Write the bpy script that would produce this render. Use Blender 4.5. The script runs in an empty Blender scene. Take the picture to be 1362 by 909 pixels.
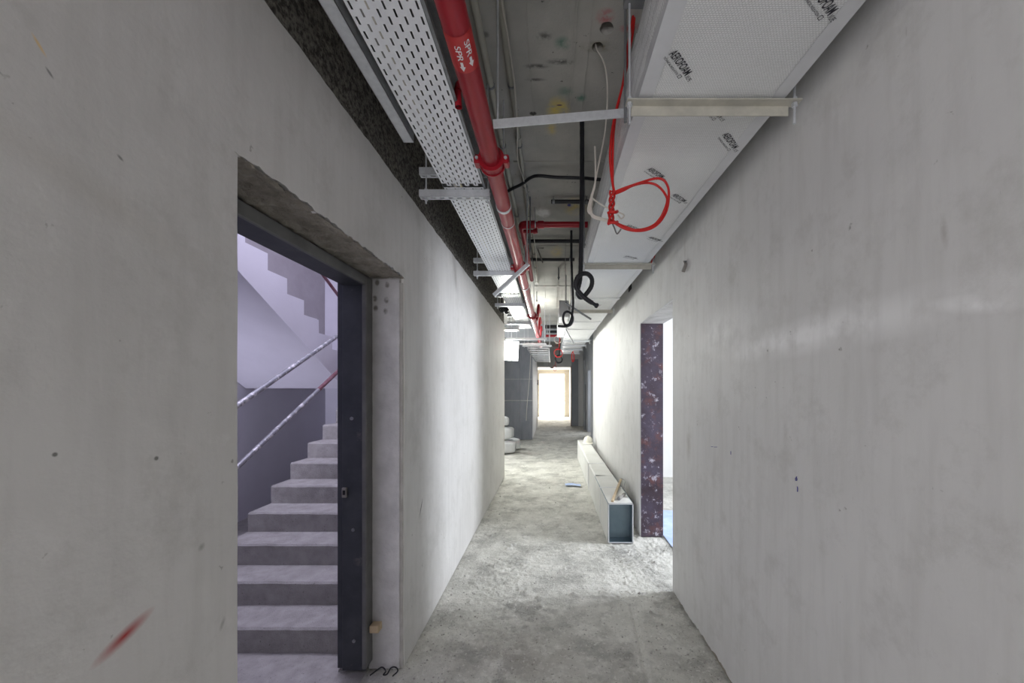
import bpy, bmesh, math, random
from mathutils import Vector, Matrix, noise
random.seed(7)
scene = bpy.context.scene
COL = scene.collection

# ---------------------------------------------------------------- camera
F = 500.0; VX, VY = 733.5, 516.5; H = 1.65; IW, IH = 1362.0, 909.0
cd = bpy.data.cameras.new('camera'); cam = bpy.data.objects.new('camera', cd); COL.objects.link(cam)
cam.location = (0, 0, H); cam.rotation_euler = (math.pi/2, 0, 0)
cd.sensor_fit = 'HORIZONTAL'; cd.sensor_width = 36.0; cd.lens = F/IW*36.0
cd.shift_x = -(VX-IW/2)/IW; cd.shift_y = (VY-IH/2)/IW
cd.clip_start = 0.02; cd.clip_end = 200
scene.camera = cam

# ---------------------------------------------------------------- world, lights, exposure
w = bpy.data.worlds.new('overcast_sky'); scene.world = w; w.use_nodes = True
w.node_tree.nodes['Background'].inputs[0].default_value = (0.93, 0.97, 1.0, 1)
w.node_tree.nodes['Background'].inputs[1].default_value = 4.0
vs = scene.view_settings
vs.view_transform = 'Standard'; vs.look = 'None'; vs.gamma = 1.0; vs.use_curve_mapping = False
vs.exposure = 0.70

def area(name, loc, direction, sx, sy, power, col=(1, 1, 1), spread=None):
    l = bpy.data.lights.new(name, 'AREA'); l.shape = 'RECTANGLE'; l.size = sx; l.size_y = sy
    l.energy = power; l.color = col
    if spread: l.spread = spread
    o = bpy.data.objects.new(name, l); COL.objects.link(o); o.location = loc
    o.rotation_euler = Vector(direction).to_track_quat('-Z', 'Y').to_euler()
    return o
area('side_room_daylight', (4.3, 3.5, 1.75), (-1, 0.02, -0.03), 1.15, 1.5, 140, (0.88, 0.92, 1.0))
area('stairwell_daylight', (-1.9, 3.0, 5.3), (-0.05, 0.03, -1), 1.1, 1.8, 105, (0.80, 0.78, 1.0))
area('stair_front_fill', (-3.35, 1.0, 1.1), (-0.02, 1, 0.14), 0.7, 0.9, 6.5, (0.80, 0.78, 1.0), math.radians(60))  # added lamp, narrowed to lift the stair soffit and lower wall
area('corridor_fill_behind', (-0.7, -2.3, 1.6), (0.75, 1, 0.0), 0.9, 1.9, 44, (0.98, 0.965, 1.0))  # unseen fill lamp added to brighten the foreground; no window here
area('far_door_daylight', (0.03, 21.6, 1.3), (0, -1, -0.05), 1.4, 2.2, 60, (1.0, 0.98, 0.96))
area('alcove_fill', (-2.4, 9.2, 1.8), (1, -0.35, 0.05), 2.0, 1.8, 70, (0.95, 0.98, 0.97))  # added lamp that brightens the middle of the corridor from the alcove
area('far_side_fill', (2.3, 13.55, 1.5), (-1, 0.05, 0.0), 1.0, 2.0, 16, (0.95, 0.97, 1.0))  # fill lamp added for the dim far end, set beyond the side opening

# ---------------------------------------------------------------- measuring helpers (pixel gives a direction, the plane gives the distance)
def atY(px, py, Y): return Vector(((px-VX)/F*Y, Y, H-(py-VY)/F*Y))
def atX(px, py, X): return atY(px, py, X*F/(px-VX))
def atZ(px, py, Z): return atY(px, py, (H-Z)*F/(py-VY))

# ---------------------------------------------------------------- mesh helpers
class MB:
    def __init__(s): s.v = []; s.f = []; s.m = []; s.sm = []
    def add(s, verts, faces, mi=0, smooth=False):
        o = len(s.v); s.v += [tuple(p) for p in verts]
        for f in faces: s.f.append([o+i for i in f]); s.m.append(mi); s.sm.append(smooth)
    def box(s, a, b, mi=0):
        x0, y0, z0 = a; x1, y1, z1 = b
        s.add([(x0,y0,z0),(x1,y0,z0),(x1,y1,z0),(x0,y1,z0),(x0,y0,z1),(x1,y0,z1),(x1,y1,z1),(x0,y1,z1)],
              [(0,3,2,1),(4,5,6,7),(0,1,5,4),(1,2,6,5),(2,3,7,6),(3,0,4,7)], mi); return s
    def obox(s, c, ax, ay, az, mi=0):
        c, ax, ay, az = map(Vector, (c, ax, ay, az)); P = []
        for k in (-1, 1):
            for (i, j) in ((-1,-1),(1,-1),(1,1),(-1,1)): P.append(c+ax*i+ay*j+az*k)
        s.add(P, [(0,3,2,1),(4,5,6,7),(0,1,5,4),(1,2,6,5),(2,3,7,6),(3,0,4,7)], mi); return s
    def bar(s, a, b, wd, th, up=(0,0,1), mi=0):
        a = Vector(a); b = Vector(b); d = (b-a); L = d.length; d.normalize()
        u = Vector(up); sd = d.cross(u).normalized(); u = sd.cross(d).normalized()
        return s.obox((a+b)/2, d*L/2, sd*wd/2, u*th/2, mi)
    def tube(s, pts, r, n=10, mi=0, caps=True, smooth=True):
        pts = [Vector(p) for p in pts]; N = len(pts)
        rr = r if isinstance(r, (list, tuple)) else [r]*N
        T = []
        for i in range(N):
            d = pts[min(i+1, N-1)]-pts[max(i-1, 0)]
            T.append(d.normalized() if d.length > 1e-9 else Vector((0,0,1)))
        u = T[0].orthogonal().normalized(); V = []; Fc = []
        for i in range(N):
            u = (u-T[i]*u.dot(T[i]));
            if u.length < 1e-6: u = T[i].orthogonal()
            u.normalize(); b = T[i].cross(u)
            for k in range(n):
                a = 2*math.pi*k/n; V.append(pts[i]+(u*math.cos(a)+b*math.sin(a))*rr[i])
        for i in range(N-1):
            for k in range(n):
                k2 = (k+1) % n; Fc.append((i*n+k, i*n+k2, (i+1)*n+k2, (i+1)*n+k))
        s.add(V, Fc, mi, smooth)
        if caps:
            s.add(V[:n], [tuple(reversed(range(n)))], mi); s.add(V[-n:], [tuple(range(n))], mi)
        return s
    def ring(s, a, b, r0, r1, n=20, mi=0):          # annular collar from a to b
        a = Vector(a); b = Vector(b); d = (b-a).normalized(); u = d.orthogonal().normalized(); v = d.cross(u); V = []
        for (p, r) in ((a, r0), (a, r1), (b, r1), (b, r0)):
            for k in range(n):
                t = 2*math.pi*k/n; V.append(p+(u*math.cos(t)+v*math.sin(t))*r)
        Fc = []
        for j in range(4):
            j2 = (j+1) % 4
            for k in range(n):
                k2 = (k+1) % n; Fc.append((j*n+k, j*n+k2, j2*n+k2, j2*n+k))
        s.add(V, Fc, mi, False); return s
    def grid(s, nu, nv, f, mi=0, smooth=True):
        V = [f(i/nu, j/nv) for j in range(nv+1) for i in range(nu+1)]
        Fc = [(j*(nu+1)+i, j*(nu+1)+i+1, (j+1)*(nu+1)+i+1, (j+1)*(nu+1)+i) for j in range(nv) for i in range(nu)]
        s.add(V, Fc, mi, smooth); return s
    def poly(s, pts2, to3, depth_vec, mi=0):         # extruded (concave) outline
        bm = bmesh.new(); vs_ = [bm.verts.new(to3(*p)) for p in pts2]
        f = bm.faces.new(vs_)
        r = bmesh.ops.extrude_face_region(bm, geom=[f])
        bmesh.ops.translate(bm, verts=[e for e in r['geom'] if isinstance(e, bmesh.types.BMVert)], vec=Vector(depth_vec))
        bmesh.ops.recalc_face_normals(bm, faces=bm.faces)
        bmesh.ops.triangulate(bm, faces=[q for q in bm.faces if len(q.verts) > 4])
        bm.verts.index_update()
        s.add([v.co for v in bm.verts], [[v.index for v in q.verts] for q in bm.faces], mi); bm.free(); return s
    def build(s, name, mats, parent=None, bevel=0, fix=True):
        me = bpy.data.meshes.new(name); me.from_pydata(s.v, [], s.f)
        if not isinstance(mats, (list, tuple)): mats = [mats]
        for m in mats: me.materials.append(m)
        for p, mi, sm in zip(me.polygons, s.m, s.sm): p.material_index = mi; p.use_smooth = sm
        if bevel or fix:
            bm = bmesh.new(); bm.from_mesh(me)
            if fix: bmesh.ops.recalc_face_normals(bm, faces=bm.faces)
            if bevel: bmesh.ops.bevel(bm, geom=list(bm.edges), offset=bevel, segments=1, affect='EDGES', clamp_overlap=True)
            bm.to_mesh(me); bm.free()
        o = bpy.data.objects.new(name, me); COL.objects.link(o)
        if parent is not None:
            o.parent = parent; p = parent; off = Vector((0,0,0))
            while p is not None: off += p.location; p = p.parent
            o.location = -off
        return o

def smooth_path(P, k=8):
    P = [Vector(p) for p in P]; out = []
    for i in range(len(P)-1):
        p0 = P[max(i-1, 0)]; p1 = P[i]; p2 = P[i+1]; p3 = P[min(i+2, len(P)-1)]
        for j in range(k):
            t = j/k
            out.append(0.5*((2*p1)+(p2-p0)*t+(2*p0-5*p1+4*p2-p3)*t*t+(3*p1-p0-3*p2+p3)*t**3))
    out.append(P[-1]); return out

def tag(o, label=None, cat=None, group=None, kind=None):
    if label: o['label'] = label
    if cat: o['category'] = cat
    if group: o['group'] = group
    if kind: o['kind'] = kind
    return o
def thing(name, loc, label, cat, group=None):
    o = bpy.data.objects.new(name, None); COL.objects.link(o); o.location = loc; o.empty_display_size = 0.05
    return tag(o, label, cat, group)
def struct(o, label=None, cat=None): return tag(o, label, cat, None, 'structure')

# ---------------------------------------------------------------- materials
def rgba(c): return (c[0], c[1], c[2], 1)
def pmat(name, c1, c2=None, scale=6, rough=0.8, metal=0.0, bump=0.0, bscale=60, detail=6, contrast=(0.3, 0.7),
         stretch=(1, 1, 1), spots=(), extra=None, spec=0.4):
    m = bpy.data.materials.new(name); m.use_nodes = True; nt = m.node_tree; N = nt.nodes; L = nt.links
    b = N['Principled BSDF']; b.inputs['Roughness'].default_value = rough; b.inputs['Metallic'].default_value = metal
    b.inputs['Specular IOR Level'].default_value = spec
    tc = N.new('ShaderNodeTexCoord'); mp = N.new('ShaderNodeMapping'); mp.inputs['Scale'].default_value = stretch
    L.new(tc.outputs['Object'], mp.inputs['Vector'])
    def nz(sc, de=6, src=mp.outputs['Vector'], ro=0.6):
        n = N.new('ShaderNodeTexNoise'); n.inputs['Scale'].default_value = sc; n.inputs['Detail'].default_value = de
        n.inputs['Roughness'].default_value = ro; L.new(src, n.inputs['Vector']); return n.outputs['Fac']
    def rng(x, a, bb, c=0.0, d=1.0):
        r = N.new('ShaderNodeMapRange'); r.inputs[1].default_value = a; r.inputs[2].default_value = bb
        r.inputs[3].default_value = c; r.inputs[4].default_value = d; L.new(x, r.inputs[0]); return r.outputs[0]
    def mix(fac, A, B):
        x = N.new('ShaderNodeMix'); x.data_type = 'RGBA'; L.new(fac, x.inputs[0])
        for v, s in ((A, x.inputs[6]), (B, x.inputs[7])):
            if isinstance(v, tuple): s.default_value = rgba(v)
            else: L.new(v, s)
        return x.outputs[2]
    col = mix(rng(nz(scale, detail), *contrast), tuple(c1), tuple(c2 or c1))
    for sp in spots:            # (centre, radii, euler, colour, strength, edge softness, noise scale)
        c, r, e, sc, st, so, ns = sp
        q = N.new('ShaderNodeMapping'); q.vector_type = 'TEXTURE'
        q.inputs['Location'].default_value = c; q.inputs['Rotation'].default_value = e; q.inputs['Scale'].default_value = r
        L.new(tc.outputs['Object'], q.inputs['Vector'])
        ln = N.new('ShaderNodeVectorMath'); ln.operation = 'LENGTH'; L.new(q.outputs['Vector'], ln.inputs[0])
        f = rng(ln.outputs['Value'], 1.0, 1.0-so, 0.0, st)
        if ns:
            mu = N.new('ShaderNodeMath'); mu.operation = 'MULTIPLY'; L.new(f, mu.inputs[0])
            L.new(rng(nz(ns, 5, tc.outputs['Object']), 0.34, 0.54), mu.inputs[1]); f = mu.outputs[0]
        col = mix(f, col, tuple(sc))
    if extra: col = extra(N, L, tc, mp, nz, rng, mix, col, b)
    L.new(col, b.inputs['Base Color'])
    if bump:
        bp = N.new('ShaderNodeBump'); bp.inputs['Strength'].default_value = bump; bp.inputs['Distance'].default_value = 0.01
        L.new(nz(bscale, 8), bp.inputs['Height']); L.new(bp.outputs['Normal'], b.inputs['Normal'])
    return m

def emat(name, c, s):
    m = bpy.data.materials.new(name); m.use_nodes = True; b = m.node_tree.nodes['Principled BSDF']
    b.inputs['Base Color'].default_value = rgba(c); b.inputs['Emission Color'].default_value = rgba(c)
    b.inputs['Emission Strength'].default_value = s; return m

def L_spot(px, py, dx, dz, ang, col, st, so=0.6, ns=0):     # mark on the left plaster face
    p = atX(px, py, -0.873); return (p, (1.0, dx, dz), (ang, 0, 0), col, st, so, ns)
def R_spot(px, py, dx, dz, ang, col, st, so=0.6, ns=0):
    p = atX(px, py, 0.99); return (p, (1.0, dx, dz), (ang, 0, 0), col, st, so, ns)

def weather(N, L, tc, mp, nz, rng, mix, col, b):             # trowel streaks, cloudy patches, small specks and scratches
    q = N.new('ShaderNodeMapping'); q.inputs['Scale'].default_value = (6, 6, 0.7); L.new(tc.outputs['Object'], q.inputs['Vector'])
    c = mix(rng(nz(3.0, 7, q.outputs['Vector']), 0.45, 0.8, 0, 0.32), col, (0.42, 0.41, 0.39))
    c = mix(rng(nz(4.2, 9, tc.outputs['Object'], 0.75), 0.52, 0.70, 0, 0.40), c, (0.40, 0.39, 0.365))
    c = mix(rng(nz(5.1, 9, tc.outputs['Object'], 0.75), 0.60, 0.75, 0, 0.35), c, (0.80, 0.79, 0.78))
    q2 = N.new('ShaderNodeMapping'); q2.inputs['Scale'].default_value = (1, 14, 1.3); q2.inputs['Rotation'].default_value = (0.5, 0, 0); L.new(tc.outputs['Object'], q2.inputs['Vector'])
    c = mix(rng(nz(7.0, 3, q2.outputs['Vector']), 0.73, 0.77, 0, 0.35), c, (0.30, 0.29, 0.27))
    return mix(rng(nz(19, 4, tc.outputs['Object']), 0.71, 0.76, 0, 0.7), c, (0.20, 0.19, 0.175))
M = {}
M['plaster_l'] = pmat('plaster_left', (0.66, 0.65, 0.635), (0.57, 0.56, 0.545), 1.6, 0.72, 0, 0.12, 45, spots=[
    L_spot(166, 846, 0.066, 0.017, 0.42, (0.36, 0.012, 0.012), 1.0, 1.0),
    L_spot(52, 60, 0.018, 0.0035, -0.95, (0.75, 0.55, 0.28), 0.9, 0.6),
    L_spot(66, 97, 0.010, 0.003, -0.9, (0.12, 0.12, 0.11), 0.7, 0.6),
    L_spot(160, 210, 0.008, 0.004, -0.6, (0.12, 0.12, 0.11), 0.7, 0.6),
    L_spot(208, 610, 0.006, 0.006, 0, (0.08, 0.08, 0.07), 0.8, 0.5),
    L_spot(73, 605, 0.005, 0.005, 0, (0.08, 0.08, 0.07), 0.8, 0.5),
    L_spot(560, 676, 0.075, 0.008, 1.05, (0.04, 0.04, 0.035), 0.9, 0.5),
    L_spot(268, 728, 0.012, 0.010, 0.8, (0.2, 0.2, 0.18), 0.6, 0.8),
    L_spot(296, 830, 0.008, 0.020, -0.4, (0.15, 0.15, 0.13), 0.5, 0.8),
    L_spot(130, 260, 0.30, 0.05, -0.30, (0.45, 0.42, 0.37), 0.3, 1.0)], extra=weather)
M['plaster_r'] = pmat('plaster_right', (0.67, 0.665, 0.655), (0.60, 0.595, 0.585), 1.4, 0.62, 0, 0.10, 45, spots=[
    R_spot(1080, 445, 0.85, 0.085, -0.02, (0.86, 0.86, 0.86), 0.9, 0.8, 6),  # pale smears here and below: gloss of the polished plaster painted as colour
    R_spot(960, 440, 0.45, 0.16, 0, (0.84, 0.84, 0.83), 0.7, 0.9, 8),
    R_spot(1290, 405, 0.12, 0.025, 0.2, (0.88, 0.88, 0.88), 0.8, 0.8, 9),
    R_spot(916, 590, 0.06, 0.16, 0, (0.36, 0.34, 0.31), 0.5, 0.9, 16),
    R_spot(911, 330, 0.03, 0.10, 0, (0.36, 0.34, 0.31), 0.5, 0.9, 20),
    R_spot(1256, 310, 0.012, 0.05, -0.1, (0.40, 0.38, 0.36), 0.6, 0.8, 30)], extra=weather)
M['plaster_far'] = pmat('plaster_far', (0.70, 0.69, 0.66), (0.62, 0.61, 0.58), 2, 0.75, 0, 0.1, 40)
M['concrete'] = pmat('concrete_reveal', (0.50, 0.485, 0.46), (0.33, 0.315, 0.29), 9, 0.9, 0, 0.5, 55, extra=None)
M['rough'] = pmat('rough_block', (0.21, 0.195, 0.17), (0.045, 0.04, 0.035), 55, 0.95, 0, 0.9, 140, contrast=(0.4, 0.6))
M['lintel'] = pmat('raw_lintel', (0.36, 0.33, 0.28), (0.19, 0.17, 0.14), 14, 0.95, 0, 0.8, 80)
def ceil_spots():
    def C(px, py, rx, ry, col, st, so=0.8, ns=14): 
        p = atZ(px, py, 3.45); return (p, (rx, ry, 1.0), (0, 0, 0), col, st, so, ns)
    red = (0.50, 0.03, 0.05); yel = (0.70, 0.55, 0.10); grn = (0.06, 0.20, 0.14); dk = (0.05, 0.05, 0.045)
    return [C(805, 22, 0.055, 0.05, red, 0.9), C(845, 38, 0.10, 0.03, red, 0.8), C(742, 145, 0.09, 0.12, yel, 0.85), C(733, 172, 0.05, 0.08, yel, 0.6),
            C(765, 275, 0.14, 0.22, yel, 0.55), C(740, 335, 0.10, 0.25, yel, 0.5), C(748, 58, 0.05, 0.05, grn, 0.8), C(773, 130, 0.04, 0.04, grn, 0.8), C(752, 122, 0.06, 0.05, grn, 0.5),
            C(715, 88, 0.09, 0.02, dk, 0.8, 0.8, 30), C(745, 82, 0.09, 0.025, dk, 0.8, 0.8, 30), C(712, 106, 0.07, 0.015, dk, 0.7, 0.8, 30),
            C(724, 48, 0.05, 0.03, dk, 0.7, 0.8, 40), C(709, 151, 0.028, 0.02, dk, 0.95, 0.4, 0), C(795, 62, 0.11, 0.04, (0.16, 0.14, 0.06), 0.8, 0.9, 20),
            C(646, 46, 0.022, 0.022, dk, 0.6, 0.6, 0), C(744, 140, 0.022, 0.008, (0.10, 0.05, 0.12), 0.9, 0.4, 0),
            C(757, 273, 0.022, 0.035, (0.03, 0.03, 0.25), 0.95, 0.4, 0), C(722, 283, 0.09, 0.13, (0.78, 0.78, 0.76), 0.8, 0.4, 8)]
M['ceiling'] = pmat('slab_soffit', (0.50, 0.49, 0.455), (0.33, 0.325, 0.305), 2.4, 0.85, 0, 0.25, 60, spots=ceil_spots(),
    extra=lambda N, L, tc, mp, nz, rng, mix, col, b: mix(rng(nz(26, 3, tc.outputs['Object']), 0.69, 0.74, 0, 0.8), col, (0.06, 0.06, 0.055)))
def floor_extra(N, L, tc, mp, nz, rng, mix, col, b):
    c = mix(rng(nz(2.4, 9, tc.outputs['Object'], 0.7), 0.46, 0.62), col, (0.38, 0.375, 0.345))
    c = mix(rng(nz(4.5, 8, tc.outputs['Object'], 0.7), 0.52, 0.66, 0, 0.85), c, (0.76, 0.75, 0.70))
    return mix(rng(nz(60, 3, tc.outputs['Object']), 0.62, 0.70, 0, 0.7), mix(rng(nz(45, 4, tc.outputs['Object']), 0.58, 0.66, 0, 0.6), c, (0.74, 0.73, 0.69)), (0.15, 0.145, 0.13))
fsp = [(atZ(905, 800, 0), (0.20, 0.42, 1), (0, 0, 0.1), (0.20, 0.20, 0.185), 0.75, 0.8, 6),
       (atZ(825, 735, 0), (0.25, 0.20, 1), (0, 0, 0), (0.20, 0.20, 0.185), 0.7, 0.8, 7),
       (atZ(755, 745, 0), (0.12, 0.25, 1), (0, 0, 0.2), (0.24, 0.24, 0.225), 0.7, 0.8, 9),
       (atZ(690, 745, 0), (0.12, 0.20, 1), (0, 0, 0.2), (0.24, 0.24, 0.225), 0.7, 0.8, 9),
       (atZ(690, 870, 0), (0.50, 0.35, 1), (0, 0, 0), (0.33, 0.31, 0.275), 0.7, 0.8, 6)]
M['floor'] = pmat('dusty_screed', (0.68, 0.67, 0.62), (0.54, 0.535, 0.49), 3.2, 0.92, 0, 1.0, 70, 9, spots=fsp, extra=floor_extra)
M['stair_paint'] = pmat('stairwell_paint', (0.66, 0.65, 0.70), (0.60, 0.59, 0.64), 2, 0.85, 0, 0.15, 50)
M['stair_conc'] = pmat('stair_concrete', (0.40, 0.385, 0.37), (0.28, 0.27, 0.255), 12, 0.95, 0, 0.7, 130,
    extra=lambda N, L, tc, mp, nz, rng, mix, col, b: mix(rng(nz(70, 2, tc.outputs['Object']), 0.68, 0.72, 0, 0.7), col, (0.12, 0.11, 0.10)))
M['frame'] = pmat('dark_steel_frame', (0.045, 0.05, 0.06), (0.075, 0.08, 0.09), 8, 0.55, 0.3, 0.1, 80,
    extra=lambda N, L, tc, mp, nz, rng, mix, col, b: mix(rng(nz(7, 9, tc.outputs['Object'], 0.75), 0.62, 0.8, 0, 0.6), col, (0.28, 0.26, 0.23)))
M['frame_edge'] = pmat('frame_edge', (0.20, 0.20, 0.195), (0.13, 0.13, 0.13), 8, 0.6, 0.3)
M['galv'] = pmat('galvanised_steel', (0.66, 0.68, 0.71), (0.54, 0.56, 0.59), 40, 0.42, 0.4, 0.05, 80)
M['galv_old'] = pmat('dusty_galvanised', (0.62, 0.60, 0.53), (0.46, 0.45, 0.40), 14, 0.6, 0.35, 0.08, 60)
M['galv_dark'] = pmat('tray_side_steel', (0.22, 0.23, 0.24), (0.30, 0.31, 0.32), 20, 0.5, 0.6)
M['tray'] = pmat('tray_steel', (0.88, 0.90, 0.94), (0.80, 0.82, 0.86), 12, 0.42, 0.1, 0.03, 60)
M['red'] = pmat('red_pipe_paint', (0.30, 0.006, 0.016), (0.36, 0.016, 0.028), 5, 0.33, 0, 0.04, 40, spec=0.35)
M['red_label'] = pmat('red_sticker', (0.52, 0.03, 0.03), (0.46, 0.025, 0.03), 5, 0.4)
M['white_print'] = pmat('white_print', (0.80, 0.76, 0.78), rough=0.6)
M['black_print'] = pmat('black_print', (0.025, 0.025, 0.035), rough=0.6)
M['pvc'] = pmat('grey_pvc', (0.46, 0.45, 0.39), (0.38, 0.37, 0.32), 6, 0.5)
M['black'] = pmat('black_rubber', (0.012, 0.013, 0.017), (0.02, 0.021, 0.026), 10, 0.45)
M['red_wire'] = pmat('red_wire', (0.62, 0.02, 0.018), (0.52, 0.015, 0.015), 8, 0.38)
M['white_wire'] = pmat('white_wire', (0.66, 0.63, 0.57), (0.56, 0.53, 0.48), 8, 0.5)
M['grey_wire'] = pmat('grey_wire', (0.30, 0.30, 0.30), (0.22, 0.22, 0.22), 8, 0.5)
def foil(N, L, tc, mp, nz, rng, mix, col, b):
    q = N.new('ShaderNodeMapping'); q.inputs['Scale'].default_value = (1, 1, 1); L.new(tc.outputs['Object'], q.inputs['Vector'])
    br = N.new('ShaderNodeTexBrick'); br.inputs['Scale'].default_value = 48; br.inputs['Mortar Size'].default_value = 0.05
    br.inputs['Brick Width'].default_value = 0.45; br.inputs['Row Height'].default_value = 0.30; br.inputs['Mortar Smooth'].default_value = 0.6
    L.new(q.outputs['Vector'], br.inputs['Vector'])
    ad = N.new('ShaderNodeMath'); ad.operation = 'SUBTRACT'
    L.new(rng(nz(160, 3), 0.2, 0.8, 0, 1.0), ad.inputs[0]); L.new(br.outputs['Fac'], ad.inputs[1])
    bp = N.new('ShaderNodeBump'); bp.inputs['Strength'].default_value = 0.55; bp.inputs['Distance'].default_value = 0.004
    L.new(ad.outputs[0], bp.inputs['Height']); L.new(bp.outputs['Normal'], b.inputs['Normal'])
    c = mix(rng(nz(150, 3), 0.4, 0.65, 0, 0.7), col, (0.90, 0.91, 0.92))  # pale flecks paint the sparkle of the foil into its colour
    return mix(rng(br.outputs['Fac'], 0, 1, 0, 0.55), c, (0.40, 0.41, 0.42))  # emboss creases shaded darker in the colour, on top of the bump
M['foil'] = pmat('embossed_foil', (0.88, 0.885, 0.89), (0.80, 0.81, 0.81), 3, 0.40, 0.08, extra=foil)
M['tape'] = pmat('foil_tape', (0.70, 0.71, 0.73), (0.63, 0.64, 0.66), 10, 0.38, 0.15)
M['wrap'] = pmat('white_duct_wrap', (0.74, 0.74, 0.72), (0.64, 0.64, 0.61), 4, 0.6, 0.05, 0.2, 60)
M['duct_metal'] = pmat('duct_sheet_inside', (0.16, 0.22, 0.26), (0.22, 0.28, 0.32), 5, 0.45, 0.7)
M['rust'] = pmat('rusty_formwork', (0.038, 0.022, 0.028), (0.07, 0.055, 0.085), 4, 0.7, 0.0, 0.3, 50, 8,
    extra=lambda N, L, tc, mp, nz, rng, mix, col, b: mix(rng(nz(11, 9, tc.outputs['Object'], 0.75), 0.56, 0.64, 0, 0.8),
        mix(rng(nz(7, 8, tc.outputs['Object'], 0.7), 0.52, 0.68, 0, 0.8), col, (0.13, 0.05, 0.045)), (0.50, 0.48, 0.55)))
M['darkwall'] = pmat('dark_board', (0.17, 0.18, 0.21), (0.25, 0.26, 0.29), 2.5, 0.8, 0, 0.15, 30, stretch=(2, 2, 0.6))
M['mortar'] = pmat('white_mortar', (0.62, 0.62, 0.62), rough=0.9)
M['greywall'] = pmat('grey_panel', (0.40, 0.42, 0.45), (0.34, 0.36, 0.39), 2, 0.75)
M['dark'] = pmat('shadow_black', (0.02, 0.02, 0.022), rough=0.9)  # flat black on solid blocks, painting the shade of holes and gaps
M['beige'] = pmat('beige_lining', (0.66, 0.62, 0.55), (0.60, 0.56, 0.49), 3, 0.75)
M['white'] = pmat('white_paint', (0.80, 0.80, 0.79), (0.74, 0.74, 0.73), 3, 0.6)
M['hat'] = pmat('hard_hat_plastic', (0.82, 0.80, 0.70), rough=0.35)
M['wood'] = pmat('bare_wood', (0.60, 0.48, 0.32), (0.48, 0.37, 0.23), 20, 0.7)
M['lead'] = pmat('grey_tool_metal', (0.34, 0.32, 0.30), (0.24, 0.23, 0.21), 30, 0.55, 0.4)
M['blue'] = pmat('blue_sheet', (0.34, 0.46, 0.76), (0.50, 0.60, 0.84), 8, 0.5)
M['sack'] = pmat('cement_sack_paper', (0.58, 0.59, 0.60), (0.48, 0.49, 0.50), 6, 0.85, 0, 0.2, 30)
M['brown_rail'] = pmat('brown_rail', (0.22, 0.10, 0.09), rough=0.7)
M['pen'] = pmat('blue_pen_ink', (0.05, 0.05, 0.28), rough=0.7)
M['led'] = emat('lamp_glass', (1.0, 1.0, 0.97), 14.0)
M['yellow'] = pmat('yellowed_edge', (0.60, 0.55, 0.36), (0.66, 0.62, 0.46), 6, 0.8)
M['taupe'] = pmat('unpainted_render', (0.30, 0.28, 0.29), (0.36, 0.34, 0.35), 3, 0.9, 0, 0.2, 40)
M['maroon'] = pmat('dusty_maroon', (0.13, 0.03, 0.045), (0.22, 0.12, 0.14), 9, 0.6)
M['ground'] = pmat('pale_ground', (0.75, 0.74, 0.72), rough=0.9)

XL, XR, ZC, ZP = -0.873, 0.99, 3.45, 2.83
def fbm(p, s, o=4): 
    return noise.fractal(Vector(p)*s, 0.9, 2.1, o)

# ================================================================ STRUCTURE
# ---- floor: uneven screed with ridges, lumps and one tooled groove
GA = atZ(846, 835, 0); GB = atZ(862, 905, 0)
def fz(x, y):
    z = 0.006*fbm((x, y, 0), 1.6, 2)+0.0035*fbm((x, y, 4), 9, 5)
    g = max(0.0, min(1.0, 0.5+1.4*noise.noise(Vector((x*1.7, y*1.4, 2.0)))))
    z += g*0.009*fbm((x, y, 9), 20, 4)+(0.002+0.003*g)*noise.noise(Vector((x*48, y*48, 1)))
    lump = fbm((x, y, 6), 5.5, 4)
    if lump > 0.45: z += min(0.012, (lump-0.45)*0.05)
    d = GB-GA; t = ((x-GA.x)*d.x+(y-GA.y)*d.y)/(d.x*d.x+d.y*d.y)
    if -0.6 < t < 1.6:
        dist = abs((x-GA.x)*d.y-(y-GA.y)*d.x)/d.length
        if dist < 0.02: z -= 0.012*(1-dist/0.02)
    return max(-0.02, min(0.02, z-0.008))
b = MB()
b.grid(250, 270, lambda u, v: (-1.30+u*2.62, 1.9+v*2.7, fz(-1.30+u*2.62, 1.9+v*2.7)))
b.grid(125, 222, lambda u, v: (-1.30+u*2.62, 4.57+v*4.43, fz(-1.30+u*2.62, 4.57+v*4.43)-0.0015))
b.grid(60, 24, lambda u, v: (-1.30+u*2.62, 1.0+v*0.9, fz(-1.30+u*2.62, 1.0+v*0.9)))
b.grid(24, 40, lambda u, v: (-1.30+u*2.62, -3.1+v*4.1, 0.5*fz(-1.30+u*2.62, -3.1+v*4.1)))
b.grid(90, 280, lambda u, v: (-2.6+u*4.2, 8.9+v*13.3, fz(-2.6+u*4.2, 8.9+v*13.3)-0.002))
b.grid(20, 40, lambda u, v: (-2.6+u*1.3, 6.9+v*2.1, fz(-2.6+u*1.3, 6.9+v*2.1)))
floor = struct(b.build('floor', M['floor'], fix=False), 'uneven dusty grey screed floor of the corridor', 'floor')

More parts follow.
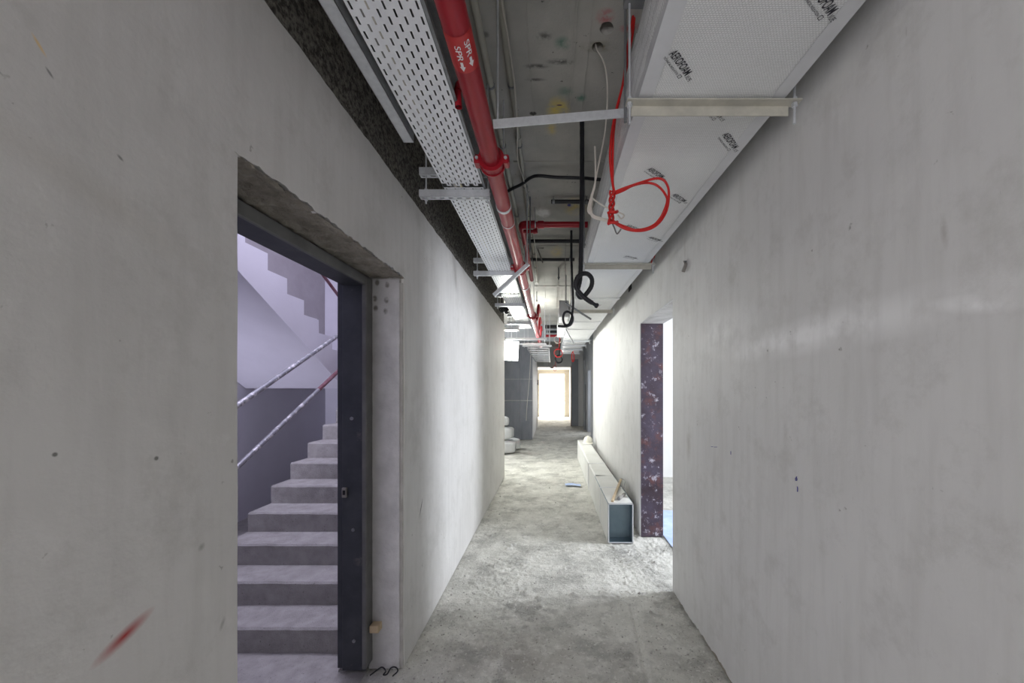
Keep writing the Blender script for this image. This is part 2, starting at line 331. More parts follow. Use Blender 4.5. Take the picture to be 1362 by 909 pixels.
# ---- ceiling slab with two core-drilled holes
HOLES = [(atZ(807, 38, ZC), 0.034), (atZ(795, 63, ZC), 0.030)]
xs = [-1.24, 1.7]; ys = [-3.1, 16.4]; sq = []
for (p, r) in HOLES:
    q = r*1.25; sq.append((p.x-q, p.x+q, p.y-q, p.y+q, p, r)); xs += [p.x-q, p.x+q]; ys += [p.y-q, p.y+q]
xs = sorted(xs); ys = sorted(ys); b = MB()
for i in range(len(xs)-1):
    for j in range(len(ys)-1):
        cx = (xs[i]+xs[i+1])/2; cy = (ys[j]+ys[j+1])/2
        if any(s[0] < cx < s[1] and s[2] < cy < s[3] for s in sq): continue
        b.add([(xs[i], ys[j], ZC), (xs[i+1], ys[j], ZC), (xs[i+1], ys[j+1], ZC), (xs[i], ys[j+1], ZC)], [(0, 3, 2, 1)])
for (x0, x1, y0, y1, p, r) in sq:
    n = 24; V = []
    for k in range(n):
        a = 2*math.pi*k/n; c, s_ = math.cos(a), math.sin(a); m_ = max(abs(c), abs(s_)); q = r*1.25
        jr = r*(1+0.10*noise.noise(Vector((c*2, s_*2, p.x*9))))
        V += [(p.x+c/m_*q, p.y+s_/m_*q, ZC), (p.x+c*jr, p.y+s_*jr, ZC), (p.x+c*jr*0.95, p.y+s_*jr*0.95, ZC+0.5)]
    Fc = []
    for k in range(n):
        k2 = (k+1) % n; Fc += [(3*k, 3*k2, 3*k2+1, 3*k+1), (3*k+1, 3*k2+1, 3*k2+2, 3*k+2)]
    Fc.append([3*k+2 for k in range(n)]); b.add(V, Fc)
b.box((-1.24, -3.1, ZC+0.52), (1.7, 16.4, ZC+0.56)); b.box((-2.7, 6.9, ZC), (-1.24, 16.4, ZC+0.2))
ceiling = struct(b.build('ceiling', M['ceiling'], fix=False), 'stained bare concrete slab ceiling with paint marks and drilled holes', 'ceiling')
for (px, w_) in ((762, 0.022), (769, 0.006), (699, 0.005), (790, 0.005)):
    X = (px-VX)/(VY-0)*1.8
    MB().box((X-w_/2, 0.5, ZC-0.006), (X+w_/2, 8.5, ZC+0.002)).build('formwork_fin', M['ceiling'], ceiling)
for Y in (2.99, 4.75, 6.6):
    MB().box((-0.3, Y-0.012, ZC-0.008), (0.9, Y+0.012, ZC+0.002)).build('formwork_fin', M['ceiling'], ceiling)
struct(MB().box((-2.6, 10.65, 3.02), (1.37, 11.05, ZC)).build('trim_1', M['greywall']), 'grey downstand beam across the far corridor ceiling', 'beam')

# ---- left wall: rough block core, raw lintel, plaster coat with ragged edges
OY0, OY1, OZ = 1.045, 2.221, 2.296
b = MB()
b.box((-1.25, -3.1, 0), (XL-0.015, OY0, ZC)); b.box((-1.25, OY1, 0), (XL-0.015, 6.97, ZC))
b.box((-1.25, OY0, OZ+0.02), (XL-0.015, OY1, ZC), 1)
wl = struct(b.build('wall_left', [M['concrete'], M['lintel']]), 'left corridor wall with plaster stopping below the ceiling', 'wall')
b = MB(); b.grid(690, 66, lambda u, v: (XL-0.007+0.004*fbm((0, u*6.9, v*0.66), 38, 3)+0.005*noise.noise(Vector((3, u*6.9*70, v*0.66*70))), 0.1+u*6.87, 2.78+v*0.67))
b.build('unplastered_band', M['rough'], wl, fix=False)['label'] = 'dark rough unplastered masonry band'
b = MB(); b.grid(100, 22, lambda u, v: (XL+0.002-v*0.21, OY0-0.01+u*(OY1-OY0+0.02), OZ+0.006+0.011*fbm((v*0.21, u*1.18, 5), 30, 4)-0.012*math.exp(-(v*6))*abs(fbm((u*1.18, 2, 2), 45, 3))))
b.build('lintel_soffit', M['lintel'], wl, fix=False)
jag = lambda t, a, s: a*fbm((t, 3.3, 1.7), s, 4)
out = [(-3.1, 0.0)]
n = 12
for k in range(n+1): z = OZ*k/n; out.append((OY0+jag(z, 0.003, 9), z if k else 0.0))
for k in range(1, 90): t = k/90; out.append((OY0+(OY1-OY0)*t, OZ+0.012+jag(t*1.18+7, 0.010, 38)))
for k in range(n, -1, -1): z = OZ*k/n; out.append((OY1+0.006+jag(z+20, 0.004, 6), z))
out += [(6.98, 0.0), (6.98, ZP)]
for k in range(1, 330): y = 6.98-10.08*k/330; out.append((y, ZP+jag(y, 0.007, 9)))
out.append((-3.1, ZP))
b = MB().poly(out, lambda y, z: (XL, y, z), (-0.016, 0, 0))
b.build('plaster_coat', M['plaster_l'], wl)['label'] = 'smooth pale grey plaster coat'
MB().box((XL-0.377, 6.97, 0), (XL, 6.99, 2.83)).build('end_reveal', M['yellow'], wl)
# far reveal of the stair opening: cast concrete strip with round stains
rv = [(((XL-0.09), OY1, OZ-0.12+dz), (0.012, 1, 0.016), (0, 0, 0), (0.12, 0.11, 0.10), 0.8, 0.6, 0) for dz in (0,)]
pts = [(503, 377), (516, 380), (500, 398), (515, 400), (501, 411), (514, 415)]
rv = [(atY(px, py, OY1), (0.017, 1, 0.022), (0, 0, 0), (0.15, 0.135, 0.12), 0.85, 0.5, 22) for (px, py) in pts]
mrev = pmat('cast_reveal', (0.62, 0.61, 0.61), (0.46, 0.455, 0.455), 8, 0.9, 0, 0.45, 70, spots=rv)
b = MB(); b.grid(14, 90, lambda u, v: (XL-0.02-u*0.18, OY1-0.012+0.004*fbm((u, v*2.3, 0), 9, 4), v*2.29))
b.build('cast_reveal', mrev, wl, fix=False)
MB().box((XL-0.03, OY1-0.006, 0), (XL-0.004, OY1+0.01, 2.27)).build('reveal_edge_strip', M['concrete'], wl)

# ---- stair door frame (door leaf missing)
fr = struct(bpy.data.objects.new('door_1', None), 'dark steel door frame without a leaf at the stairs', 'door frame'); COL.objects.link(fr); fr.location = (-1.13, 1.63, 0)
b = MB().box((-1.205, 2.165, 0.02), (-1.07, 2.225, 2.29)); b.box((-1.245, 2.185, 0.02), (-1.205, 2.225, 2.29)); b.build('jamb', M['frame'], fr, 0.003)
b = MB().box((-1.078, 2.135, 0.05), (-1.052, 2.222, 2.29)); b.build('jamb_lip', M['frame_edge'], fr, 0.004)
b = MB().box((-1.205, 1.03, 0.0), (-1.07, 1.09, 2.29)); b.box((-1.245, 1.03, 0), (-1.205, 1.07, 2.29)); b.build('jamb', M['frame'], fr, 0.003)
b = MB().box((-1.205, 1.04, 2.243), (-1.07, 2.225, 2.292)); b.box((-1.245, 1.04, 2.262), (-1.205, 2.225, 2.292)); b.build('head', M['frame'], fr, 0.003)
b = MB().box((-1.076, 1.04, 2.238), (-1.058, 2.222, 2.292)); b.build('head_lip', M['frame_edge'], fr, 0.003)
p = atY(459, 655, 2.165)
b = MB().box((p.x-0.012, 2.150, p.z-0.028), (p.x+0.014, 2.166, p.z+0.028)); b.build('strike_plate', M['lead'], fr, 0.002)
b = MB().box((p.x-0.006, 2.1485, p.z-0.012), (p.x+0.009, 2.151, p.z+0.014)); b.build('latch_hole', M['dark'], fr)
for (px, py) in ((468, 557), (470, 705), (471, 853)):
    p = atY(px, py, 2.165); MB().tube([(p.x, 2.166, p.z), (p.x, 2.160, p.z)], 0.010, 12).build('screw_cap', M['galv_dark'], fr)

# ---- right wall
RY0, RY1, RZ = 3.07, 4.18, 2.37
b = MB(); b.box((XR+0.013, -3.1, 0), (1.24, RY0, 0.2), 1); b.box((XR+0.015, -3.1, 0.2), (1.24, RY0, ZC)); b.box((XR+0.015, RY1, 0), (1.24, 8.95, ZC)); b.box((XR+0.015, RY0, RZ), (1.24, RY1, ZC))
wr = struct(b.build('wall_right', [M['concrete'], M['lintel']]), 'right corridor wall of smooth pale plaster with a doorway', 'wall')
out = [(-3.1, 0.05)]
for k in range(0, 110):
    y = 0.2+2.85*k/110; out.append((y, max(0.0, 0.040*max(0.0, min(1.0, (2.75-y)/0.5))+jag(y+40, 0.014, 24))))
out += [(RY0, 0.0), (RY0, RZ)]
for k in range(1, 20): out.append((RY0+(RY1-RY0)*k/20, RZ+jag(k*0.055+60, 0.003, 18)))
out += [(RY1, RZ), (RY1, 0.0), (8.95, 0.0), (8.95, ZC), (-3.1, ZC)]
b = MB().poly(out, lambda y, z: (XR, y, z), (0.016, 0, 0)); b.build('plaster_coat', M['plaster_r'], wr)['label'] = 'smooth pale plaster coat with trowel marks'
MB().box((XR+0.004, RY1-0.012, 0.0), (1.238, RY1+0.004, RZ)).build('stained_reveal', M['rust'], wr)['label'] = 'dark rusty brown door reveal with white splashes'
MB().box((XR+0.004, RY0, RZ-0.004), (1.238, RY1-0.012, RZ+0.008)).build('reveal_soffit', M['concrete'], wr)
MB().box((XR-0.003, RY1-0.004, 0.0), (XR+0.01, RY1+0.008, RZ)).build('corner_bead', M['mortar'], wr)
MB().box((XR-0.003, RY0, RZ-0.003), (XR+0.01, RY1, RZ+0.009)).build('corner_bead', M['mortar'], wr)
p = atX(838, 385, XR); MB().box((XR-0.004, p.y-0.10, p.z-0.02), (XR+0.05, p.y+0.08, p.z+0.16)).build('wall_pocket', M['dark'], wr)
def pen(pts): 
    q = [atX(px, py, XR)-Vector((0.0012, 0, 0)) for (px, py) in pts]; MB().tube(q, 0.0016, 5).build('pen_mark', M['pen'], wr)
pen([(1060.2, 634.5), (1058.4, 637), (1058.5, 639.3), (1060, 639.5), (1060.6, 637), (1059.5, 636.6)]); pen([(1060.8, 647.5), (1061.2, 650), (1061.0, 654.5)])
pen([(946, 594.5), (948.5, 594.5)]); pen([(950, 595), (954, 595)]); pen([(972.3, 600.5), (972.3, 605)])

# ---- room behind the camera, side room, stairwell shell, alcove and far end
struct(MB().box((-1.3, -3.2, 0), (1.3, -3.1, ZC)).build('wall_back', M['plaster_far']), 'plain plastered wall closing the corridor', 'wall')
b = MB(); b.box((1.24, 7.0, -0.05), (4.6, 7.1, 3.1)); b.box((4.5, 1.0, -0.05), (4.6, 7.0, 3.1)); b.box((1.24, 0.9, -0.05), (4.6, 1.0, 3.1)); b.box((1.24, 0.9, 3.0), (4.6, 7.1, 3.1))
struct(b.build('wall_side_room', M['white']), 'white walls of the room through the right doorway', 'wall')
MB_ = MB().box((1.23, 1.0, -0.12), (4.5, 7.0, -0.012)); struct(MB_.build('floor_side_room', M['floor']), 'floor of the room through the right doorway', 'floor')
SX0, SX1, SXM = -3.85, -1.25, -2.55
b = MB(); b.box((SX0-0.1, 0.3, 0), (SX0, 6.5, 5.6)); ws = struct(b.build('wall_stair_side', M['stair_paint']), 'pale lilac painted side wall of the stairwell', 'wall')
out = [(0.35, 5.5), (0.35, 3.55)]+[(y, 4.62-(y-2.3)*0.615+0.10*fbm((y, 1, 1), 3, 3)-0.28) for y in [2.3+0.08*k for k in range(36)]]+[(5.3, 1.9), (6.38, 1.9), (6.38, 5.5)]
MB().poly(out, lambda y, z: (SX0+0.004, y, z), (-0.004, 0, 0)).build('unpainted_area', M['taupe'], ws)['label'] = 'dull taupe unpainted wall area'
b = MB(); b.box((SX0-0.1, 6.4, 0), (SX1, 6.5, 5.6)); struct(b.build('wall_stair_end', M['stair_paint']), 'pale painted end wall behind the stair landing', 'wall')
b = MB(); b.box((SX0-0.1, 0.2, 0), (SX1, 0.3, 5.6)); b.box((SX1-0.001, 0.3, ZC), (SX1+0.1, 6.5, 5.6)); struct(b.build('wall_stair_front', M['stair_paint']), 'painted front wall of the stairwell', 'wall')
struct(MB().box((SX0-0.1, 0.2, 5.6), (SX1+0.1, 6.5, 5.7)).build('ceiling_stair', M['stair_paint']), 'painted ceiling high over the stairs', 'ceiling')
b = MB(); b.grid(60, 60, lambda u, v: (SX0+u*(SX1-SX0+0.18), 0.3+v*6.1, 0.004+0.004*fbm((u*2.7, v*6, 1), 6, 3)))
struct(b.build('floor_stair', M['stair_conc'], fix=False), 'bare concrete landing floor at the foot of the stairs', 'floor')

b = MB(); b.box((-2.7, 6.9, 0), (-2.6, 12.1, ZC)); struct(b.build('wall_alcove', M['plaster_far']), 'side wall of the alcove past the left wall', 'wall')
b = MB(); b.box((-2.6, 12.02, 0), (-0.612, 12.2, ZC)); da = struct(b.build('wall_alcove_end', M['mortar']), 'dark grey board wall closing the alcove', 'wall')
for (z0, z1) in ((0, 1.243), (1.257, 1.93), (1.936, ZC)):
    for (x0, x1) in ((-2.6, -1.005), (-1.0, -0.61)):
        MB().box((x0, 12.0+random.uniform(0, 0.008), z0+0.002), (x1, 12.03, z1)).build('panel', M['darkwall'], da)
struct(MB().box((-0.75, 12.2, 0), (-0.612, 16.3, ZC)).build('wall_left_far', M['white']), 'white wall past the dark alcove boards', 'wall')
b = MB(); b.box((1.37, 8.95, 0), (1.5, 13.0, ZC)); b.box((1.37, 14.1, 0), (1.5, 16.3, ZC)); b.box((1.37, 13.0, 2.3), (1.5, 14.1, ZC)); b.box((1.24, 8.94, 0), (1.5, 8.96, ZC)); rf = struct(b.build('wall_right_far', M['greywall']), 'grey panelled wall past the end of the right wall', 'wall')
for (ya, yb) in ((9.0, 10.32), (10.33, 11.65), (11.66, 12.98), (14.12, 14.85)):
    MB().box((1.352, ya, 0.0), (1.372, yb, 3.0)).build('panel', M['greywall'], rf)
b = MB().box((1.30, 14.95, 0), (1.37, 15.25, 2.75)); b.build('pilaster', M['greywall'], rf); MB().box((1.345, 14.86, 0), (1.372, 14.95, 1.8)).build('dark_gap', M['dark'], rf)
b = MB(); b.box((1.5, 14.12, 0), (3.0, 14.2, 2.6)); b.box((1.5, 12.9, 0), (3.0, 12.98, 2.6)); b.box((1.5, 12.9, 2.5), (3.0, 14.2, 2.6)); b.box((2.9, 12.9, 0), (3.0, 14.2, 2.6)); b.box((1.36, 12.9, -0.06), (3.0, 14.2, -0.015))
struct(b.build('wall_sky_blocker', M['darkwall']), 'dark box added behind the grey panelled wall to block the sky', 'wall')  # unseen box added to close the side opening against the bright sky
EY = 16.3; b = MB()
b.box((-0.75, EY, 0), (-0.60, EY+0.2, ZC)); b.box((0.86, EY, 0), (1.5, EY+0.2, ZC)); b.box((-0.60, EY, 2.56), (0.86, EY+0.2, ZC))
we = struct(b.build('wall_end', [M['white']]), 'pale wall around the far opening with boxes above', 'wall')
b = MB(); b.box((0.86, EY-0.03, 0), (1.16, EY, 2.9)); b.build('grey_lining', M['greywall'], we)
b = MB(); b.box((0.835, EY-0.05, 0), (0.862, EY+0.02, 2.6)); b.build('brown_edge', M['brown_rail'], we)
b = MB(); b.box((-0.95, EY+0.2, 0), (-0.80, 21.9, 2.75)); b.box((1.02, EY+0.2, 0), (1.15, 21.9, 2.75)); b.box((-0.95, EY+0.2, 2.7), (1.15, 21.9, 2.8))
struct(b.build('wall_vestibule', M['beige']), 'beige walls of the far vestibule', 'wall')
b = MB(); b.box((-0.95, 21.8, 0), (-0.75, 21.95, 2.75)); b.box((0.80, 21.8, 0), (1.15, 21.95, 2.75)); b.box((-0.75, 21.8, 2.46), (0.80, 21.95, 2.75))
d2 = struct(b.build('door_2', M['beige']), 'beige framed open doorway to bright daylight', 'doorway')
for (x0, x1) in ((-0.76, -0.70), (0.75, 0.81)): MB().box((x0, 21.74, 0), (x1, 21.96, 2.46)).build('jamb', M['beige'], d2)
MB().box((-0.75, 21.74, -0.02), (0.80, 21.96, 0.03)).build('threshold', M['white'], d2)
struct(MB().box((-8, 21.9, -0.10), (8, 60, -0.03)).build('floor_outside', M['ground']), 'sunlit pale ground outside the far door', 'ground')

# ================================================================ STAIRS
R_, T_, Y1 = 0.1557, 0.253, 2.337
def stair(name, label, x0, x1, fn, nsteps, wear):
    t = thing(name, ((x0+x1)/2, fn(0)[0], 0), label, 'stairs')
    for i in range(nsteps):
        y, z, s = fn(i)          # nosing y, tread z, direction
        ya, yb = (y, y+T_+0.02) if s > 0 else (y-T_-0.02, y)
        bm = MB(); nx = 26
        P = []
        for k in range(nx+1):
            x = x0+(x1-x0)*k/nx; j = 0.004*fbm((x, y, z), 9, 4)*wear; j2 = 0.0035*fbm((x, z, y+5), 12, 4)*wear
            yn = (ya if s > 0 else yb)+j*s*-1
            yo = yb if s > 0 else ya
            P += [(x, yn, z-R_-0.01), (x, yn, z-0.012+j2), (x, yn+s*0.012, z+j2), (x, yo, z), (x, yo, z-R_-0.01)]
        Fc = []
        for k in range(nx):
            for q in range(4): Fc.append((5*k+q, 5*k+q+1, 5*(k+1)+q+1, 5*(k+1)+q))
            Fc.append((5*k+4, 5*k, 5*(k+1), 5*(k+1)+4))
        Fc += [(0, 1, 2, 3, 4), tuple(5*nx+q for q in (4, 3, 2, 1, 0))]
        bm.add(P, Fc); bm.build('step', M['stair_conc'] if wear else M['stair_paint'], t)
    return t
f1 = lambda i: (Y1+i*T_, R_*(i+1), 1)
st1 = stair('stair_flight', 'bare concrete stair flight rising from the door landing', SXM+0.05, SX1-0.012, f1, 12, 1)
b = MB().poly([(Y1+0.05, 0.0), (Y1+11*T_, R_*11-0.02), (Y1+12*T_, R_*11-0.02), (Y1+12*T_, R_*11-0.22), (Y1+0.45, 0.0)], lambda y, z: (SXM+0.054, y, z), (SX1-SXM-0.07, 0, 0))
b.build('waist_slab', M['stair_conc'], st1)
ZL = R_*12; YL = Y1+11*T_
b = MB().box((SX0+0.01, YL+T_*0.9, ZL-0.22), (SX1-0.012, 6.39, ZL)); lo = b.build('stair_landing', M['stair_paint'])
tag(lo, 'half landing slab between the two stair flights', 'landing')
f2 = lambda i: (4.958-i*T_, 1.798+R_*(i+1), -1)
st2 = stair('stair_flight', 'pale painted upper stair flight seen from its stepped side', SX0+0.012, -2.612, f2, 11, 0.35)
for c in st2.children: c.data.materials[0] = M['stair_paint']
saw = []
for i in range(11):
    y, z, _ = f2(i); jz = 0.006*fbm((y, 2, 2), 7, 2); saw += [(y+0.004, z-R_), (y+0.004+jz, z-0.004+jz)]
saw += [(f2(10)[0]-T_, f2(10)[1]), (f2(10)[0]-T_, 3.20), (4.72, ZL-0.221), (YL+T_*0.88, ZL-0.221), (YL+T_*0.88, ZL-0.02)]
b = MB().poly(saw, lambda y, z: (SX0+0.012, y, z), (-2.612-SX0, 0, 0))
b.build('waist_slab', M['stair_paint'], st2)
# temporary tube handrails on the lower flight
mrail = pmat('splashed_tube', (0.30, 0.30, 0.32), (0.22, 0.22, 0.24), 8, 0.5, 0.4, extra=lambda N, L, tc, mp, nz, rng, mix, col, b: mix(rng(nz(18, 5, tc.outputs['Object'], 0.7), 0.52, 0.6, 0, 0.9), col, (0.66, 0.64, 0.66)))
hr = thing('handrail', (-2.5, 3.6, 0.5), 'pair of paint splashed tube rails along the lower flight', 'handrail')
def rp(px, py): return atX(px, py, -2.5)
def ext(a, b, t): return a+(b-a)*t
a, c = rp(315, 540), rp(452, 445); MB().tube([ext(a, c, -0.35), ext(a, c, 1.25)], 0.022, 14).build('top_rail', mrail, hr)
a, c = rp(315, 622), rp(452, 492); MB().tube([ext(a, c, -0.35), ext(a, c, 0.73)], 0.020, 14).build('lower_rail', mrail, hr)
MB().tube([ext(a, c, 0.72), ext(a, c, 1.25)], 0.021, 14).build('red_rail_end', M['maroon'], hr)['label'] = 'red painted end of the lower rail'
for (y, z0, z1) in ((2.52, 0.15, 1.27), (4.78, 1.40, 2.46)): MB().tube([(-2.5, y, z0), (-2.5, y, z1)], 0.02, 12).build('post', mrail, hr)
hr2 = thing('handrail', (-2.62, 3.8, 2.5), 'dark red tube rail above the upper flight', 'handrail')
a, c = atX(426, 361, -2.9), atX(452, 396, -2.9)
MB().tube([ext(a, c, -4.5), ext(a, c, 1.6)], 0.02, 12).build('top_rail', M['maroon'], hr2)
for t in (-4.4, 1.5):
    q = ext(a, c, t); MB().tube([q, (q.x, q.y, q.z-0.95)], 0.016, 10).build('post', M['maroon'], hr2)

# ================================================================ CEILING SERVICES
# ---- insulated supply duct
def dl(y): t = max(0, min(1, (y-1.0)/3.7)); return 0.333-0.028*t
def dr(y): t = max(0, min(1, (y-1.0)/3.7)); return 0.890-0.065*t
DB, DT = 2.75, 3.03
CUT = [-1.2, 1.46, 3.33, 5.27, 7.4, 9.5, 11.9]
def zb(x, y):
    k = 0
    while k < len(CUT)-2 and y > CUT[k+1]: k += 1
    t = (y-CUT[k])/(CUT[k+1]-CUT[k]); t = max(0, min(1, t))
    u = (x-dl(y))/(dr(y)-dl(y)); e = max(0, min(1, min(u, 1-u)*6))
    return DB-0.008*math.sin(math.pi*t)*e+0.004*e*fbm((x, y*0.6, 3), 3.5, 3)+(0.010*e*math.exp(-((t-0.08)*22)**2))
duct = thing('supply_duct', (0.6, 3, 2.75), 'large foil insulated rectangular duct hung along the right side of the ceiling', 'duct')
for k in range(len(CUT)-1):
    y0, y1 = CUT[k]+0.001, CUT[k+1]-0.001; ny = 60; nx = 14; r = 0.02; b = MB()
    b.grid(nx, ny, lambda u, v: (lambda y: (dl(y)+r*0.6+u*(dr(y)-dl(y)-1.2*r), y, zb(dl(y)+u*(dr(y)-dl(y)), y)))(y0+v*(y1-y0)))
    def side(sx):
        def f(u, v):
            y = y0+v*(y1-y0); e = dl(y) if sx < 0 else dr(y)
            prof = [(r*0.6, 0), (0.004, 0.006), (0, r), (-0.012, (DT-DB)/2), (0, DT-DB-r), (r*0.7, DT-DB)]
            i = min(4, int(u*5+1e-6)); q = u*5-i; A_, B_ = prof[i], prof[min(i+1, 5)]
            ox = A_[0]+(B_[0]-A_[0])*q; oz = A_[1]+(B_[1]-A_[1])*q
            bul = 0.007*fbm((sx, y, oz), 5, 3) if 0.2 < u < 0.9 else 0
            return (e-sx*(ox-abs(bul)) if sx > 0 else e+(ox-abs(bul)), y, zb(dl(y), y)+oz)
        return f
    b.grid(5, ny, side(-1)); b.grid(5, ny, side(1))
    b.grid(4, 4, lambda u, v: (dl(y0)+u*(dr(y0)-dl(y0)), y0+v*(y1-y0), DT))
    for y in (y0, y1): b.add([(dl(y)+0.01, y, DB+0.01), (dr(y)-0.01, y, DB+0.01), (dr(y)-0.01, y, DT-0.01), (dl(y)+0.01, y, DT-0.01)], [(0, 1, 2, 3)])
    sec = b.build('insulated_section', M['foil'], duct, fix=True)
    for sx in (-1, 1):
        b = MB()
        def tp(u, v):
            y = y0+v*(y1-y0); e = dl(y) if sx < 0 else dr(y)
            wv = 0.003*fbm((sx, y, 0), 3, 2)
            if u < 0.5: x = e-sx*(0.048+wv)*(1-u*2)-sx*0.004; z = zb(x, y)-0.002
            else: x = e+sx*0.003; z = DB-0.003+(u-0.5)*2*0.045
            if u == 0.5: x = e+sx*0.001; z = DB-0.002
            return (x, y, z)
        b.grid(4, ny, tp, smooth=False); b.build('edge_tape', M['tape'], sec)
for Y in (4.6, 6.2, 7.0, 8.3):
    b = MB(); b.box((dl(Y)-0.006, Y-0.03, DB-0.012), (dr(Y)+0.006, Y+0.03, DB-0.004)); b.box((dl(Y)-0.018, Y-0.03, DB-0.012), (dl(Y)-0.008, Y+0.03, DT)); b.build('joint_band', M['tape'], duct)

def text_mesh(txt, bold=0.0):
    c = bpy.data.curves.new('lettering', 'FONT'); c.body = txt; c.size = 1.0; c.offset = bold
    o = bpy.data.objects.new('lettering', c); COL.objects.link(o)
    dg = bpy.context.evaluated_depsgraph_get(); me = bpy.data.meshes.new_from_object(o.evaluated_get(dg))
    V = [v.co.copy() for v in me.vertices]; Fc = [tuple(p.vertices) for p in me.polygons]
    bpy.data.objects.remove(o); bpy.data.curves.remove(c); bpy.data.meshes.remove(me)
    x0 = min(v.x for v in V); x1 = max(v.x for v in V); y0 = min(v.y for v in V); y1 = max(v.y for v in V)
    return [((v.x-x0)/(x1-x0), (v.y-y0)/(y1-y0)) for v in V], Fc
T_BIG = text_mesh('AEROFOAM', 0.012); T_SUB = text_mesh('XLPE'); T_SM = text_mesh('TECHNICAL INSULATION', 0.01); T_SPR = text_mesh('SPR', 0.01)
def stamp(px, py, ang, s=0.8):
    p = atZ(px, py, DB); r = Vector((math.cos(ang), math.sin(ang))); u = Vector((r.y, -r.x)); b = MB()
    for (t, ox, oy, L_, h_) in ((T_BIG, 0, 0, 0.150, 0.036), (T_SUB, 0.156, -0.002, 0.034, 0.018), (T_SM, 0, -0.024, 0.120, 0.010)):
        V = []
        for (a_, c_) in t[0]:
            q = Vector((p.x, p.y))+(r*(ox+a_*L_)+u*(oy+c_*h_))*s; V.append((q.x, q.y, zb(q.x, q.y)-0.0022))
        b.add(V, t[1])
    q = Vector((p.x, p.y))+(r*0.128+u*-0.024)*s
    for k in range(4):
        a_ = [(0, 0), (0.012, 0), (0.012, 0.012), (0, 0.012)]; A_ = q+r*a_[k][0]+u*a_[k][1]; B_ = q+r*a_[(k+1) % 4][0]+u*a_[(k+1) % 4][1]
        b.bar((A_.x, A_.y, zb(A_.x, A_.y)-0.0025), (B_.x, B_.y, zb(B_.x, B_.y)-0.0025), 0.0014, 0.0006)
    o = b.build('printed_logo', M['black_print'], duct, fix=False); o['label'] = 'black lettering printed on the foil'
for (px, py, an) in ((889, 71, 0.80), (936, 139, 0.70), (1078, -14, 0.62), (960, 182, 0.75), (860, 224, 0.70), (893, 258, 0.7), (832, 299, 0.6), (862, 315, 0.6), (830, 341, 0.5)): stamp(px, py, an)

def rod(b, x, y, z0, z1, r=0.005):
    b.tube([(x, y, z0), (x, y, z1)], r, 7)
def nut(par, x, y, z, m=None):
    MB().tube([(x, y, z-0.006), (x, y, z+0.006)], 0.011, 6, smooth=False).build('nut', m or M['galv'], par)
def duct_hanger(Y, label, mat, top=False, drop=0.08, dz=0.0):
    x0, x1 = dl(Y)-0.033, dr(Y)+0.042
    t = thing('duct_hanger', ((x0+x1)/2, Y, DB-0.01), label, 'hanger', 'angle bar hangers under the ceiling duct')
    zb_ = DB-0.014+dz
    b = MB(); b.box((x0-0.012, Y-0.018, zb_), (x1+0.02, Y+0.022, zb_+0.004)); b.box((x0+0.01, Y+0.018, zb_-0.036), (x1-0.012, Y+0.022, zb_)); b.build('angle_bar', mat, t)
    for x in (x0, x1):
        b = MB(); rod(b, x, Y, zb_-drop, ZC); b.build('threaded_rod', M['galv'], t); nut(t, x, Y, zb_-0.008); nut(t, x, Y, zb_+0.012)
    if top:
        MB().box((x0-0.02, Y-0.02, 3.112), (x1+0.02, Y+0.02, 3.155)).build('top_bar', M['galv_dark'], t)
for (Y, l, m, tp) in ((1.43, 'wide angle bar hanger where two foil duct sections with printed lettering meet', M['galv_old'], True),
        (3.30, 'angle bar duct hanger past the red cable coil, before the doorway', M['galv_old'], False),
        (5.24, 'angle bar duct hanger behind the big looped black hose end', M['galv_old'], False),
        (8.55, 'angle bar duct hanger at the end of the right plaster wall', M['galv'], False),
        (9.45, 'first angle bar duct hanger over the grey panelled wall', M['galv'], False),
        (10.5, 'second angle bar duct hanger over the grey panelled wall', M['galv'], False),
        (11.6, 'last angle bar duct hanger, at the far end of the duct', M['galv'], False)): duct_hanger(Y, l, m, tp)

# ---- perforated cable tray
TZ = 2.80; TX0, TX1 = -0.617, -0.390
tray = thing('cable_tray', (-0.5, 3, TZ), 'perforated galvanised cable tray hung beside the red pipe', 'cable tray')
def tray_bottom(x0, x1, y0, y1, z, pitch=0.048, cw=0.0252, sl=0.026, sw=0.0065):
    b = MB(); nc = int(round((x1-x0)/cw)); cw = (x1-x0)/nc; ny = int((y1-y0)/pitch)
    for c in range(nc):
        xa = x0+c*cw; xb = xa+cw; off = (pitch/2 if c % 2 else 0)
        if off:
            b.add([(xa, y0, z), (xb, y0, z), (xb, y0+off, z), (xa, y0+off, z)], [(0, 1, 2, 3)])
        for r in range(ny):
            ya = y0+off+r*pitch; yb = ya+pitch
            if yb > y1+1e-6: yb = y1
            xm = (xa+xb)/2; ym = (ya+yb)/2
            h = [(xm-sw/2, ym-sl/2, z), (xm+sw/2, ym-sl/2, z), (xm+sw/2, ym+sl/2, z), (xm-sw/2, ym+sl/2, z)]
            if yb-ya < sl*1.2: b.add([(xa, ya, z), (xb, ya, z), (xb, yb, z), (xa, yb, z)], [(0, 1, 2, 3)]); continue
            b.add([(xa, ya, z), (xb, ya, z), (xb, yb, z), (xa, yb, z)]+h, [(0, 1, 5, 4), (1, 2, 6, 5), (2, 3, 7, 6), (3, 0, 4, 7)])
    return b
for (y0, y1) in ((0.0, 2.15), (2.152, 4.6), (4.602, 7.25)):
    sec = tray_bottom(TX0, TX1, y0, y1, TZ).build('tray_floor', M['tray'], tray, fix=False)
    MB().box((TX0-0.0015, y0, TZ), (TX0, y1, TZ+0.05)).build('tray_side', M['galv_dark'], tray)
    MB().box((TX1, y0, TZ-0.001), (TX1+0.0015, y1, TZ+0.055)).build('tray_side', M['galv_dark'], tray)
